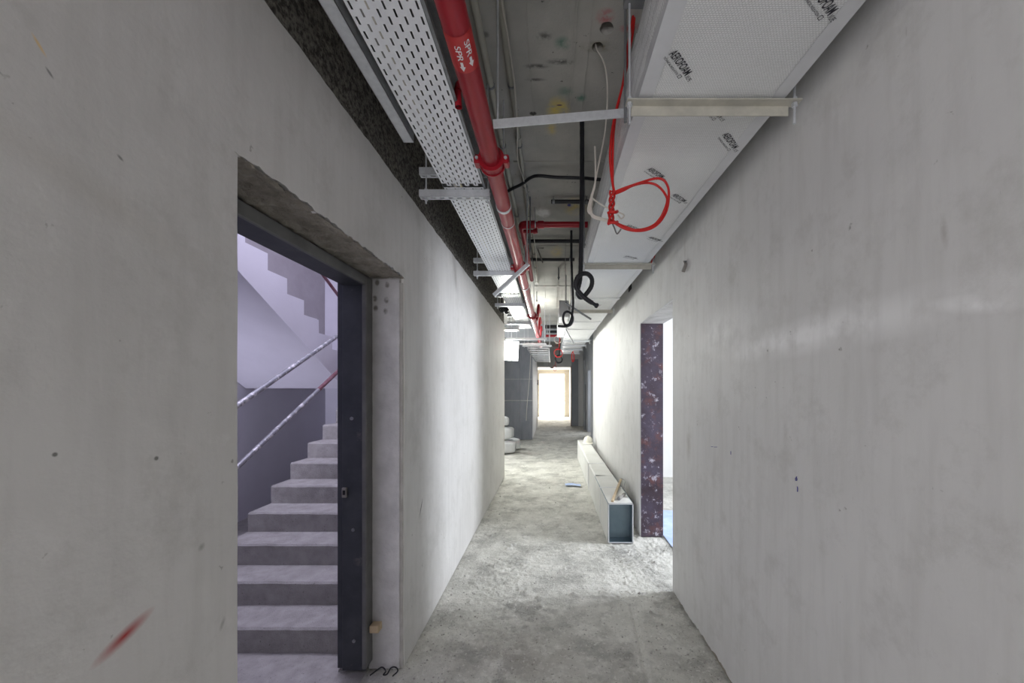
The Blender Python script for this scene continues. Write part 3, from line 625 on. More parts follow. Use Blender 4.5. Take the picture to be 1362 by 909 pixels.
MB().box((TX1+0.002, 0.0, TZ+0.0), (TX1+0.0025+0.010, 7.25, TZ+0.004)).build('side_flange', M['galv_dark'], tray)
for (x, r, m, l) in ((-0.575, 0.008, M['grey_wire'], 'thin grey'), (-0.553, 0.011, M['white_wire'], 'thick pale'), (-0.52, 0.007, M['yellow'], 'yellow'), (-0.495, 0.010, M['black'], 'black')):
    P = [(x+0.006*math.sin(y*2.1+x*40), y, TZ+r+0.001) for y in [k*0.25 for k in range(0, 30)]]
    tag(MB().tube(smooth_path(P, 3), r, 7).build('power_cable', m), l+' cable lying inside the perforated tray', 'cable', 'cables in the tray')
ut = thing('upper_tray', (-0.5, 3, TZ+0.13), 'plain upper cable tray stacked over the perforated one', 'cable tray')
MB().box((TX0-0.02, 0.0, TZ+0.128), (TX1-0.0, 7.2, TZ+0.131)).build('tray_floor', M['galv_dark'], ut)
for x in (TX0-0.02, TX1-0.002): MB().box((x, 0.0, TZ+0.131), (x+0.002, 7.2, TZ+0.18)).build('tray_side', M['galv_dark'], ut)
# galvanised channel left of the tray
ch = thing('cable_trunking', (-0.667, 1.0, TZ), 'galvanised channel section ending short beside the perforated tray', 'channel')
b = MB(); b.box((-0.692, -1.2, TZ), (-0.644, 1.76, TZ+0.003)); b.box((-0.692, -1.2, TZ), (-0.690, 1.76, TZ+0.045)); b.box((-0.646, -1.2, TZ), (-0.644, 1.76, TZ+0.045)); b.build('channel', M['galv'], ch)
b = MB(); b.box((-0.690, -1.2, TZ+0.045), (-0.646, 1.75, TZ+0.047)); b.build('lid', M['galv'], ch)

def slotted_bar(x0, x1, y, z, w_=0.041, h_=0.041):
    b = MB(); b.box((x0, y-w_/2, z), (x1, y-w_/2+0.003, z+h_)); b.box((x0, y+w_/2-0.003, z), (x1, y+w_/2, z+h_))
    n = max(2, int((x1-x0)/0.05)); cw = (x1-x0)/n
    for k in range(n):
        xa = x0+k*cw; xb = xa+cw; xm = (xa+xb)/2; sl = 0.028; sw = 0.010
        V = [(xa, y-w_/2, z), (xb, y-w_/2, z), (xb, y+w_/2, z), (xa, y+w_/2, z), (xm-sl/2, y-sw/2, z), (xm+sl/2, y-sw/2, z), (xm+sl/2, y+sw/2, z), (xm-sl/2, y+sw/2, z)]
        b.add(V, [(0, 1, 5, 4), (1, 2, 6, 5), (2, 3, 7, 6), (3, 0, 4, 7)])
    return b
def tray_hanger(Y, label, two=True):
    t = thing('tray_hanger', (-0.56, Y, TZ), label, 'hanger', 'slotted channel hangers under the cable tray')
    x0, x1 = -0.765, -0.358
    slotted_bar(x0, x1, Y, TZ-0.043).build('slotted_channel', M['galv'], t, fix=False)
    if two: slotted_bar(x0, x1, Y, TZ+0.085).build('slotted_channel', M['galv'], t, fix=False)
    for x in (x0+0.035, x1-0.012):
        b = MB(); rod(b, x, Y, TZ-0.075, ZC); b.build('threaded_rod', M['galv'], t); nut(t, x, Y, TZ-0.05); nut(t, x, Y, TZ+0.004)
for (Y, l) in ((0.72, 'slotted hanger carrying the short galvanised channel and the tray'), (2.19, 'slotted tray hanger next to the red pipe coupling'), (3.70, 'slotted tray hanger crossed by the dangling diagonal bar'),
        (5.10, 'slotted tray hanger past the dangling diagonal bar'), (6.52, 'slotted tray hanger by the end of the left plaster wall')): tray_hanger(Y, l)
# side branch of the tray into the alcove
br = thing('branch_tray', (-0.9, 7.15, TZ-0.02), 'short perforated tray branching left into the alcove', 'cable tray')
tray_bottom(-1.5, -0.62, 7.02, 7.22, TZ-0.06).build('tray_floor', M['tray'], br, fix=False)
MB().box((-1.5, 7.018, TZ-0.06), (-0.62, 7.02, TZ-0.01)).build('tray_side', M['galv'], br)
MB().box((-0.66, 7.02, TZ-0.06), (-0.618, 7.22, TZ)).build('joint_plate', M['galv'], br)

# ---- red sprinkler main
PX, PZ, PR = -0.299, 2.79, 0.0445
sp = thing('sprinkler_pipe', (PX, 3, PZ), 'glossy dark red sprinkler main running along the ceiling', 'pipe')
MB().tube([(PX, -1.2, PZ), (PX, 1.885, PZ)], PR, 28).build('pipe_length', M['red'], sp)
MB().tube([(PX, 1.895, PZ), (PX, 3.555, PZ)], PR, 28).build('pipe_length', M['red'], sp)
MB().tube([(PX, 3.565, PZ), (PX, 6.0, PZ)], PR, 28).build('pipe_length', M['red'], sp)
MB().tube([(PX, 6.0, PZ), (PX+0.02, 10.2, PZ-0.02)], PR*0.95, 24).build('pipe_length', M['red'], sp)
for Y in (1.89, 3.56, 5.9):
    b = MB(); b.ring((PX, Y-0.026, PZ), (PX, Y+0.026, PZ), PR-0.002, PR+0.015, 28); b.ring((PX, Y-0.030, PZ), (PX, Y-0.020, PZ), PR-0.002, PR+0.020, 28); b.ring((PX, Y+0.020, PZ), (PX, Y+0.030, PZ), PR-0.002, PR+0.020, 28)
    cp = b.build('grooved_coupling', M['red'], sp)
    for s in (-1, 1):
        x = PX+s*(PR+0.027)
        MB().box((x-0.016, Y-0.028, PZ-0.022), (x+0.016, Y+0.028, PZ+0.022)).build('coupling_ear', M['red'], cp, 0.006)
        MB().tube([(x, Y-0.036, PZ), (x, Y+0.036, PZ)], 0.008, 8).build('bolt', M['galv'], cp)
MB().ring((PX, 2.575, PZ), (PX, 2.583, PZ), PR-0.001, PR+0.002, 28).build('pale_ring', M['white_print'], sp)
def on_pipe(a, y, r=PR): # angle a about the pipe axis, 0 = towards the viewer's eye line
    base = math.atan2(-1.14, 0.299); return (PX+r*math.cos(base+a), y, PZ+r*math.sin(base+a))
b = MB(); b.grid(40, 1, lambda u, v: on_pipe((u-0.5)*3.6, 1.172+v*0.135, PR+0.0012)); lab = b.build('marking_band', M['red_label'], sp, fix=False)
for (a0, y0) in ((0.42, 1.192), (-0.33, 1.203)):
    b = MB(); V = []
    for (a_, c_) in T_SPR[0]: V.append(on_pipe(a0-0.22+c_*0.44, y0+a_*0.056, PR+0.0022))
    b.add(V, T_SPR[1])
    ar = [(0.060, -0.10), (0.078, -0.10), (0.078, -0.22), (0.096, 0.0), (0.078, 0.22), (0.078, 0.10), (0.060, 0.10)]
    b.add([on_pipe(a0+q, y0+t, PR+0.0022) for (t, q) in ar], [(0, 1, 5, 6), (2, 3, 4)])
    b.build('lettering', M['white_print'], lab, fix=False)['label'] = 'white SPR lettering with an arrow'
b = MB(); q = atY(610, 143, 1.52); b.tube(smooth_path([(PX-0.02, 1.45, PZ+0.02), (PX-0.05, 1.47, PZ+0.05), (q.x, 1.51, q.z+0.07), (q.x, 1.52, q.z)], 5), 0.0145, 14, caps=False); b.build('drain_stub', M['red'], sp, fix=False)
MB().tube([(q.x, 1.519, q.z+0.012), (q.x, 1.52, q.z+0.011)], 0.0125, 12).build('stub_bore', M['dark'], sp)
for Y in (0.9, 2.35, 4.2, 6.4, 8.2):
    b = MB(); rod(b, PX, Y, PZ+PR, ZC, 0.005); b.ring((PX, Y-0.012, PZ), (PX, Y+0.012, PZ), PR, PR+0.004, 24); b.build('clevis_hanger', M['galv'], sp)
for k, (y, dx, dz) in enumerate(((6.6, 0.05, 0.10), (7.6, 0.045, 0.06), (8.5, 0.05, 0.03))):
    b = MB(); b.tube(smooth_path([(PX, y, PZ+0.02), (PX+dx, y+0.02, PZ+dz), (PX+dx+0.02, y+0.02, PZ+dz+0.22), (PX+dx+0.02, y+0.7, PZ+dz+0.24)], 5), 0.024, 12); b.build('outlet_elbow', M['red'], sp)
# red branch pipe with elbow across the ceiling
bp = thing('branch_pipe', (-0.1, 3.95, 3.25), 'dark red branch pipe with an elbow crossing the ceiling', 'pipe')
BZ = 3.28; Ya = (BZ-H)*F/(VY-299); xb = (694-VX)/F*Ya
MB().tube(smooth_path([(xb, Ya+1.9, BZ), (xb, Ya+0.12, BZ)], 4), 0.031, 16).build('pipe_length', M['red'], bp)
MB().tube(smooth_path([(xb, Ya+0.13, BZ), (xb, Ya+0.05, BZ), (xb+0.012, Ya+0.012, BZ), (xb+0.05, Ya, BZ), (xb+0.13, Ya, BZ)], 5), 0.038, 16).build('elbow', M['red'], bp)
MB().tube([(xb+0.10, Ya, BZ), (0.36, Ya, BZ)], 0.029, 16).build('pipe_length', M['red'], bp)
MB().ring((xb+0.16, Ya, BZ), (xb+0.22, Ya, BZ), 0.028, 0.038, 18).build('coupling', M['red'], bp)
q = atY(700, 308, Ya+0.03)
b = MB(); b.tube([(q.x-0.03, q.y, q.z), (q.x+0.11, q.y, q.z)], 0.016, 12); b.tube([(q.x+0.10, q.y, q.z-0.02), (q.x+0.10, q.y, q.z+0.03)], 0.014, 10); b.ring((q.x+0.07, q.y, q.z), (q.x+0.10, q.y, q.z), 0.014, 0.024, 14); b.build('drain_valve', M['red'], bp)
for x in (xb+0.02, 0.20):
    b = MB(); b.ring((x+0.1, Ya, BZ), (x+0.12, Ya, BZ), 0.030, 0.034, 18); rod(b, x+0.11, Ya, BZ+0.03, ZC, 0.005); b.build('pipe_clip', M['galv'], bp)

# ---- grey conduits against the slab
def conduit(ratio, y0, y1, r, label):
    X = -ratio*1.78; t = thing('conduit', (X, (y0+y1)/2, ZC-r), label, 'conduit')
    for k in range(int((y1-y0)/1.6)+1):
        a, c = y0+1.6*k, min(y1, y0+1.6*(k+1))
        if c-a < 0.05: continue
        MB().tube([(X, a, ZC-r-0.004), (X, c, ZC-r-0.004)], r, 12).build('conduit_length', M['pvc'], t)
        MB().ring((X, c-0.04, ZC-r-0.004), (X, c+0.02, ZC-r-0.004), r-0.001, r+0.004, 14).build('socket', M['pvc'], t)
    for y in [y0+0.5+0.55*k for k in range(int((y1-y0-0.5)/0.55))]:
        MB().ring((X, y, ZC-r-0.004), (X, y+0.012, ZC-r-0.004), r, r+0.005, 12).build('saddle', M['galv_dark'], t)
conduit(0.200, -0.5, 5.6, 0.019, 'grey plastic conduit on the slab right behind the red pipe')
conduit(0.132, -0.5, 6.3, 0.017, 'grey plastic conduit on the slab with a thin cable along it')
P = [atZ(664, -40, 3.42), atZ(667, 0, 3.40), atZ(677, 60, 3.38), atZ(684, 110, 3.39), atZ(688, 170, 3.38), atZ(689, 215, 3.38), atZ(700, 255, 3.39), atZ(712, 330, 3.38), atZ(716, 380, 3.38)]
tag(MB().tube(smooth_path(P, 6), 0.005, 6).build('thin_cable', M['white_wire']), 'thin pale cable wandering along the grey conduits', 'cable')

# ---- flat bar between pipe and duct
fb = thing('support_bar', (0.03, 1.6, 2.80), 'flat galvanised bar spanning from the red pipe to the foil duct', 'bar')
A = atY(656, 164, 1.6); B = atY(836, 150, 1.6)
MB().bar(A+Vector((0, 0, -0.004)), B, 0.004, 0.038).build('flat_bar', M['galv'], fb)
b = MB(); rod(b, atY(662, 160, 1.607).x, 1.607, 2.78, ZC); b.build('threaded_rod', M['galv'], fb)
b = MB(); rod(b, atY(831.5, 160, 1.593).x, 1.593, 2.775, ZC, 0.006); b.build('threaded_rod', M['galv_dark'], fb)

# ---- dangling diagonal bar and loose bars
db = thing('dangling_bar', (-0.35, 3.4, 2.6), 'grey channel bar dangling diagonally across the red pipe', 'bar')
A = atY(703, 351, 3.36); B = atY(657, 393, 3.45)
MB().bar(A, B, 0.03, 0.036, (0, 1, 0)).build('channel_bar', M['galv_old'] if 0 else M['galv'], db)
b = MB(); rod(b, A.x-0.012, 3.345, A.z-0.02, ZC, 0.006); b.build('threaded_rod', M['galv'], db)
def loose_bar(a, b_, w_, label, up):
    t = thing('loose_bar', (a+b_)/2, label, 'bar'); MB().bar(a, b_, w_, w_*0.8).build('bar_length', M['galv_dark'], t)
    b = MB(); rod(b, a.x, a.y, a.z, up, 0.003); b.build('tie_wire', M['grey_wire'], t)
loose_bar(atY(752, 403, 4.5), atY(786, 425, 4.6), 0.022, 'thin grey bar hanging slanted below the duct', ZC)
loose_bar(atY(752, 438, 7.2), atY(763, 457, 7.3), 0.024, 'short grey bar hanging slanted further along under the duct', ZC)
# ---- vertical bare rods left hanging from the slab
for (px, y0, y1, r, l) in ((705, 262, 335, 0.006, 'bare threaded rod hanging by the red branch elbow'), (777, 238, 330, 0.006, 'bare threaded rod hanging near the duct side'),
        (687, 374, 393, 0.007, 'short bare rod hanging behind the red pipe'), (753, 366, 405, 0.006, 'bare rod with clips beside the black cable'),
        (714, 388, 402, 0.007, 'short bare rod near the far red fittings'), (743, 356, 372, 0.010, 'rusty stub rod with a bent foot in the slab')):
    a = atZ(px, y0, ZC); z1 = H+(VY-y1)/F*a.y
    b = MB(); rod(b, a.x, a.y, z1, ZC, r); b.tube([(a.x, a.y, z1+0.02), (a.x, a.y, z1+0.035)], r*2.1, 6); tag(b.build('threaded_rod', M['galv_dark']), l, 'rod')
# bent bracket hanging from the slab
A = atZ(715, 330, ZC-0.004); B = atY(722, 350, A.y); b = MB(); b.tube([(A.x+0.08, A.y, ZC-0.008), (A.x, A.y, ZC-0.01), (B.x, A.y, B.z)], 0.009, 6); tag(b.build('bent_hook', M['lead']), 'bent steel hook hanging from the slab over the black pipes', 'hook')

# ---- black pipes across the slab
def cross_pipe(xa, xb_, py, r, label, drop=0.03):
    Z = ZC-drop-r; Y = (Z-H)*F/(VY-py); a = atY(xa, py, Y); c = atY(xb_, py, Y)
    t = thing('black_pipe', (a+c)/2, label, 'pipe')
    MB().tube([a, c], r, 14).build('pipe_length', M['black'], t)
    for q in (0.06, 0.9):
        x = a.x+(c.x-a.x)*q; b = MB(); b.ring((x-0.01, Y, Z), (x+0.012, Y, Z), r, r+0.005, 14); rod(b, x, Y, Z+r, ZC, 0.004); b.build('pipe_clip', M['galv_dark'], t)
cross_pipe(733, 785, 268.5, 0.019, 'short black pipe ending in a pale patch on the slab')
cross_pipe(698, 790, 321, 0.022, 'black pipe crossing the slab just past the red branch pipe')
cross_pipe(704, 764, 345.5, 0.022, 'black pipe crossing the slab furthest from the red branch pipe')
cross_pipe(725, 760, 435, 0.045, 'thick black pipe crossing below the far beam', 0.25)
P = [atZ(655, 266, 3.40), atZ(678, 253, 3.40), atZ(694, 245, 3.39), atZ(705, 237, 3.39), atZ(716, 234, 3.38), atZ(740, 236, 3.38), atZ(775, 237, 3.38), atZ(798, 239, 3.38), atZ(830, 240, 3.38)]
tag(MB().tube(smooth_path(P, 6), 0.013, 10).build('black_cable', M['black']), 'black cable bent across the slab towards the duct', 'cable')

# ---- hanging black hoses with looped ends
def hose(path, r, label, plug=None):
    P = smooth_path(path, 14); rr = [r*(1+0.05*math.sin(i*1.6)) for i in range(len(P))]
    t = thing('black_hose', P[0], label, 'hose'); MB().tube(P, rr, 12).build('hose', M['black'], t)
    if plug:
        a, c = plug; MB().tube([P[-1], a, a+(c-a)*0.4, c], [r*0.75, r*0.8, r*1.25, r*0.9], 10).build('cable_gland', M['black'], t)
        for s in (-1, 1): MB().tube([c, c+(c-a)*0.35+Vector((0.012*s, 0, 0.015))], 0.004, 6).build('bare_core', M['white_print'], t)
Y = 2.54; q = lambda px, py, dy=0: atY(px, py, Y+dy)
hose([q(774, 162), q(774.2, 220), q(773.5, 300), q(772.5, 350), q(771.5, 372), q(768.5, 386), q(769, 393, .02), q(773.5, 396, .03), q(780, 391, .03), q(786.5, 381, .02), q(787, 371, 0), q(781, 364.5, -.03), q(772, 365.5, -.05), q(766, 374, -.05), q(766.5, 383, -.05), q(773, 392, -.04), q(781, 399, -.03), q(788, 403.5, -.03)],
     0.0155, 'thick black hose hanging from the slab, ending in a loop with a plug', (q(791.5, 405.5, -.03), q(795.5, 408, -.03)))
Y = 4.29
hose([q(760, 307), q(760, 340), q(761, 370), q(762.3, 400), q(761.5, 415), q(759.5, 426), q(756, 432, .02), q(751.5, 432, .03), q(749, 425, .03), q(750.5, 417, .02), q(755, 415, 0), q(760, 418, -.03), q(762, 425, -.05), q(759, 432, -.05), q(752, 434.5, -.04), q(742, 434, -.03)],
     0.0135, 'thinner black hose hanging with a loop further along the corridor')

# ---- red wire bundle with coil
Y = 1.80
rw = thing('red_cable', q(815, 200), 'red cable hanging beside the foil duct and tied into an open coil', 'cable')
up = [atY(842, 22, 1.815), atY(838, 45, 1.81), q(833, 75), q(829, 110), q(820, 145), q(814, 175), q(811.5, 205), q(812.5, 225), q(815, 245), q(817, 256)]
MB().tube(smooth_path(up, 8), 0.0065, 8).build('strand', M['red_wire'], rw)
up2 = [p+Vector((0.008+0.006*math.sin(i*1.3), 0.008, 0)) for i, p in enumerate(up)]; MB().tube(smooth_path(up2, 8), 0.0055, 8).build('strand', M['red_wire'], rw)
tw = lambda ph: [q(814.5+3*math.sin(t*9+ph)-2*t, 254+t*42, 0.02*math.cos(t*9+ph)) for t in [k/20 for k in range(21)]]
for ph in (0, 2.1, 4.2): MB().tube(smooth_path(tw(ph), 3), 0.0058, 8).build('twisted_strand', M['red_wire'], rw)
l1 = [q(817, 256), q(826, 252), q(840, 247), q(852, 243), q(865, 239), q(876, 237.5), q(884, 241), q(889, 251), q(889.5, 263), q(888, 275), q(885, 284), q(878, 295), q(868, 303), q(855, 307), q(842, 307), q(830, 304), q(821, 299), q(815, 295)]
l2 = [q(818, 258), q(828, 254, .01), q(842, 247, .015), q(858, 243.5, .015), q(870, 245, .015), q(879, 251, .01), q(885, 259, 0), q(887.5, 266, -.01), q(885, 276, -.01), q(879, 289), q(870, 299, .01), q(858, 304.5, .01), q(844, 306, .005), q(832, 302, .01), q(822, 298), q(814, 293)]
for l in (l1, l2): MB().tube(smooth_path(l, 8), 0.0058, 8).build('coil_turn', M['red_wire'], rw)
for py in (283, 297): 
    b = MB(); b.tube(smooth_path([q(808.5, py+1, -.02), q(813, py-1, -.03), q(818, py-0.5, -.03), q(821, py-1.5, -.01)], 5), 0.0075, 8); b.build('tie', M['red_wire'], rw)
ww = thing('white_cable', q(787, 262), 'off white thin cables hanging from a drilled hole and knotted', 'cable')
Y = 1.98
a = [HOLES[1][0]+Vector((-0.01, 0, 0.05)), HOLES[1][0]+Vector((-0.008, -0.005, -0.01)), q(801, 78), q(806, 95), q(808, 120), q(807, 150), q(804, 180), q(797, 215), q(791, 245), q(786, 262), q(784, 275), q(785, 284)]
MB().tube(smooth_path(a, 8), 0.0045, 7).build('strand', M['white_wire'], ww)
a = [q(791, 195), q(792, 220), q(791.5, 245), q(788, 260), q(786, 272), q(787, 284), q(796, 290), q(806, 294), q(812, 297)]
MB().tube(smooth_path(a, 8), 0.0048, 7).build('strand', M['white_wire'], ww)
for k in range(5):
    a = [q(786+k*0.4, 262+k), q(783+k, 272+k, .01*k), q(782+k*1.3, 281), q(787, 286+k*0.6), q(797, 289.5+k*0.7), q(806, 292+k*0.6), q(811, 293+k)]
    MB().tube(smooth_path(a, 6), 0.0042, 6).build('bundled_strand', M['white_wire'], ww)
MB().tube(smooth_path([q(788, 264), q(796, 270), q(806, 276), q(816, 281), q(824, 283), q(830, 287), q(826, 291), q(822, 286)], 6), 0.004, 6).build('loose_end', M['white_wire'], ww)
MB().tube(smooth_path([q(814, 296), q(817, 303), q(820.5, 311), q(824, 308), q(826, 305)], 5), 0.004, 6).build('loose_end', M['grey_wire'], ww)

# ---- red wire by second duct hanger, hook on right wall
P = [atY(884, 326, 3.34), atY(882, 332, 3.34), atY(879.5, 339, 3.34), atY(877, 346, 3.34), atY(875.5, 350, 3.34)]
tag(MB().tube(smooth_path([p-Vector((0.06, 0, 0)) for p in P], 5), 0.009, 8).build('red_cable_end', M['red_wire']), 'short red cable end behind the duct hanger at the right wall', 'cable')
p = atX(913, 353, XR); hk = thing('wall_hook', p, 'small bent grey steel bracket fixed high on the right wall', 'bracket')
b = MB(); b.bar((XR-0.004, p.y+0.012, p.z+0.035), (XR-0.004, p.y-0.012, p.z+0.005), 0.006, 0.03, (1, 0, 0)); b.bar((XR-0.006, p.y-0.012, p.z+0.01), (XR-0.02, p.y+0.014, p.z-0.045), 0.02, 0.02, (1, 0, 0)); b.build('plate', M['lead'], hk)
MB().tube([(XR+0.003, p.y, p.z+0.028), (XR-0.014, p.y, p.z+0.028)], 0.006, 8).build('bolt', M['galv_dark'], hk)

# ---- boxes on the duct side and far clutter
for (ya, yb, l) in ((6.05, 6.75, 'silver wrapped take-off box on the duct flank past the black hoses'), (7.1, 8.5, 'longer silver wrapped take-off box further along the duct flank')):
    t = thing('duct_takeoff', (0.2, ya, 2.8), l, 'duct')
    MB().box((0.13, ya, 2.80), (0.282, yb, 3.06)).build('box', M['foil'], t, 0.012)
    for y in (ya+0.02, yb-0.06): MB().box((0.124, y, 2.794), (0.28, y+0.04, 3.066)).build('band', M['tape'], t)
lr = thing('ladder_rack', (-0.35, 12, 2.72), 'galvanised ladder rack over the far end of the corridor', 'cable ladder')
for x in (-0.60, -0.06): MB().box((x-0.010, 9.25, 2.63), (x+0.010, 14.2, 2.665)).build('rail', M['galv_dark'], lr)
for k in range(9): MB().box((-0.60, 9.35+k*0.58, 2.635), (-0.06, 9.39+k*0.58, 2.66)).build('rung', M['galv'], lr)
for y in (9.6, 13.0):
    for x in (-0.60, -0.06):
        b = MB(); rod(b, x, y, 2.63, ZC, 0.006); b.build('threaded_rod', M['galv'], lr)
for (Y, xa, xb_, z, l) in ((7.9, -0.95, -0.10, 2.665, 'short white strut over the alcove mouth beside the floodlight'), (8.75, -0.85, -0.12, 2.655, 'white strut above the alcove just past the floodlight'), (9.1, -0.70, 0.0, 2.655, 'white strut over the start of the ladder rack')):
    t = thing('strut', ((xa+xb_)/2, Y, z), l, 'bar'); slotted_bar(xa, xb_, Y, z).build('slotted_channel', M['galv'], t, fix=False)
    for x in (xa+0.04, xb_-0.04):
        b = MB(); rod(b, x, Y, z-0.03, ZC, 0.005); b.build('threaded_rod', M['galv'], t)
b = MB()
for k in range(5):
    c = Vector((-0.80+0.02*k, 6.0+0.03*k, 2.92+0.015*(k % 3))); P = ([Vector((-0.80, 6.05, ZC)), Vector((-0.80, 6.05, 3.1))] if k == 0 else [])+[c+Vector((0.02*math.sin(3*t), 0.075*math.cos(t), 0.06*math.sin(t))) for t in [i*0.35 for i in range(19)]]
    b.tube(P, 0.011, 7)
tag(b.build('cable_coil', M['black']), 'tangled black cable coil at the top of the left wall', 'cable')
def coil(c, r, n, mat, label, name='cable_coil', tail=True, rr=0.012, sq=1.0):
    b = MB(); P = []
    for i in range(n*14+1):
        a = i*2*math.pi/14+math.pi/2; P.append(Vector((c[0]+r*(1+0.12*math.sin(i*0.9))*math.cos(a)*sq, c[1]+0.02*math.sin(i*0.5), c[2]+r*(1+0.08*math.cos(i*1.1))*math.sin(a))))
    if tail: P = [Vector((c[0]+0.05, c[1], ZC)), Vector((c[0]+0.04, c[1], c[2]+0.5)), Vector((c[0]+0.02, c[1], c[2]+r*1.2))]+P
    b.tube(P, rr, 7); return tag(b.build(name, mat), label, 'cable')
coil(atY(742.5, 470, 9.0), 0.10, 2, M['red_wire'], 'small red cable coil hanging under the far beam', rr=0.008)
coil(atY(742, 452, 9.2), 0.09, 2, M['white_wire'], 'small white cable coil hanging under the far beam', rr=0.008)
coil(atY(743, 478, 10.2), 0.10, 4, M['black'], 'black cable bunch hanging in front of the far opening', rr=0.02, sq=0.9)
coil(atY(762, 475, 11.0), 0.14, 3, M['red_wire'], 'narrow red cable bunch hanging by the grey panelled wall', rr=0.012, sq=0.25)
coil(atY(738, 490, 12.0), 0.09, 1, M['red_wire'], 'thin red cable loop hanging before the far opening', rr=0.006, sq=0.6)
P = [Vector((-0.58, 12.0-0.3, ZC)), atY(706, 470, 11.7), atY(704.5, 500, 11.7), atY(701, 540, 11.7), atY(700, 560, 11.7)]
tag(MB().tube(smooth_path(P, 6), 0.008, 6).build('thin_cable', M['white_wire']), 'thin pale cable dangling in front of the dark board wall', 'cable')
cross_pipe(727, 748, 441.5, 0.035, 'far thin black pipe crossing near the downstand beam', 0.2)
t = thing('red_cross_pipe', (0.1, 10.4, 3.1), 'dark red pipe crossing in front of the downstand beam', 'pipe'); MB().tube([atY(726, 447, 10.2), atY(752, 447, 10.2)], 0.035, 12).build('pipe_length', M['red'], t)
for x in (-0.1, 0.3): MB().tube([(x, 10.2, 3.07), (x, 10.2, ZC)], 0.006, 6).build('threaded_rod', M['galv'], t)
for (x0, x1, l) in ((711, 725, 'white electrical box over the left of the far opening'), (727, 738, 'white electrical box over the middle of the far opening')):
    a = atY(x0, 478, EY-0.12); c = atY(x1, 488.5, EY-0.12)
    t = thing('electrical_box', ((a.x+c.x)/2, EY-0.06, c.z), l, 'box')
    MB().box((a.x, EY-0.12, c.z), (c.x, EY-0.001, a.z)).build('case', M['white'], t, 0.006)
    MB().box((a.x+0.06, EY-0.13, c.z+0.06), (c.x-0.06, EY-0.12, a.z-0.06)).build('cover', M['plaster_far'], t, 0.004)
tag(MB().tube([(0.02, EY-0.06, 2.553), (0.02, EY-0.06, 2.50)], [0.09, 0.05], 14).build('smoke_detector', M['lead']), 'small grey detector under the boxes at the far opening', 'detector')
t = thing('door_closer', (-0.66, 16.1, 1.85), 'small dark bracket sticking out at the left of the far opening', 'bracket'); b = MB(); b.box((-0.78, 16.08, 1.80), (-0.55, 16.14, 1.86)); b.box((-0.60, 16.06, 1.78), (-0.55, 16.14, 2.0)); b.build('arm', M['galv_dark'], t)

# ---- floodlight at the alcove
fc = atY(680, 467, 8.4); n = Vector((0.42, -1, -0.18)).normalized(); rt = n.cross(Vector((0, 0, 1))).normalized()*-1; upv = rt.cross(n).normalized()*-1
if upv.z < 0: upv = -upv
fl = thing('floodlight', fc, 'bright rectangular work floodlight hung at the alcove corner', 'lamp')
MB().obox(fc-n*0.03, rt*0.175, upv*0.225, n*0.022).build('housing', M['galv_dark'], fl, 0.006)
MB().obox(fc-n*0.004, rt*0.162, upv*0.212, n*0.003).build('lit_glass', M['led'], fl)
b = MB(); b.bar(fc-rt*0.18-n*0.03, fc-rt*0.18-n*0.03+upv*0.28, 0.012, 0.02); b.bar(fc+rt*0.18-n*0.03, fc+rt*0.18-n*0.03+upv*0.28, 0.012, 0.02); b.bar(fc-rt*0.18-n*0.03+upv*0.28, fc+rt*0.18-n*0.03+upv*0.28, 0.02, 0.012); b.build('yoke', M['galv_dark'], fl)
b = MB(); q0 = fc-n*0.03+upv*0.28; rod(b, q0.x, q0.y, q0.z, ZC, 0.008); b.build('drop_rod', M['galv'], fl)
fo = area('floodlight_beam', fc+n*0.02, n+Vector((0.12, 0, 0.10)), 0.28, 0.38, 52, (0.98, 1.0, 0.92))

# ================================================================ ON THE FLOOR
FY0, FY1 = 4.0, 8.88; fx0, fx1, fh = 0.600, 0.872, 0.425
fd = thing('floor_duct', (0.74, 6.4, 0), 'long white wrapped duct lying on the floor against the right wall', 'duct')
cuts = [FY0, 5.25, 7.0, FY1]
for k in range(3):
    y0, y1 = cuts[k], cuts[k+1]-0.004; b = MB(); r = 0.012
    o_ = 0.006*k; prof = [(fx0+o_, 0.0), (fx0+o_, fh-r), (fx0+o_+r, fh), (fx1-r, fh), (fx1, fh-r), (fx1, 0.0)]
    def pf(u, v):
        i = min(4, int(u*5+1e-6)); q_ = u*5-i; A_, B_ = prof[i], prof[min(5, i+1)]; y = y0+v*(y1-y0)
        pk = 0.010*math.exp(-((y-5.3)*5)**2) if k else 0
        return (A_[0]+(B_[0]-A_[0])*q_, y, A_[1]+(B_[1]-A_[1])*q_-(0.0 if i != 2 else 0.004*math.sin(math.pi*q_))+pk*(i == 2))
    b.grid(5, 40, pf, smooth=False)
    for y in ((y1,) if k == 0 else (y0, y1)): b.add([(x, y, z) for (x, z) in prof], [tuple(range(6))])
    b.build('wrapped_section', M['wrap'], fd, fix=False)
b = MB(); tk = 0.016
b.box((fx0+0.001, FY0-0.004, 0.004), (fx0+tk, FY0+1.24, fh-0.004)); b.box((fx1-tk, FY0-0.004, 0.004), (fx1-0.001, FY0+1.24, fh-0.004)); b.box((fx0+tk, FY0-0.004, 0.004), (fx1-tk, FY0+1.24, tk)); b.box((fx0+tk, FY0-0.004, fh-tk), (fx1-tk, FY0+1.24, fh-0.004)); b.box((fx0+tk, FY0+0.12, tk), (fx1-tk, FY0+0.14, fh-tk))
b.build('metal_lining', M['duct_metal'], fd)['label'] = 'blue grey sheet metal inside of the duct end'
b = MB(); 
for (a, c) in (((fx0+0.002, 0.004), (fx0+0.012, fh-0.002)), ((fx1-0.012, 0.004), (fx1-0.002, fh-0.002)), ((fx0+0.002, fh-0.012), (fx1-0.002, fh-0.002)), ((fx0+0.002, 0.002), (fx1-0.002, 0.010))): b.box((a[0], FY0-0.010, a[1]), (c[0], FY0-0.004, c[1]))
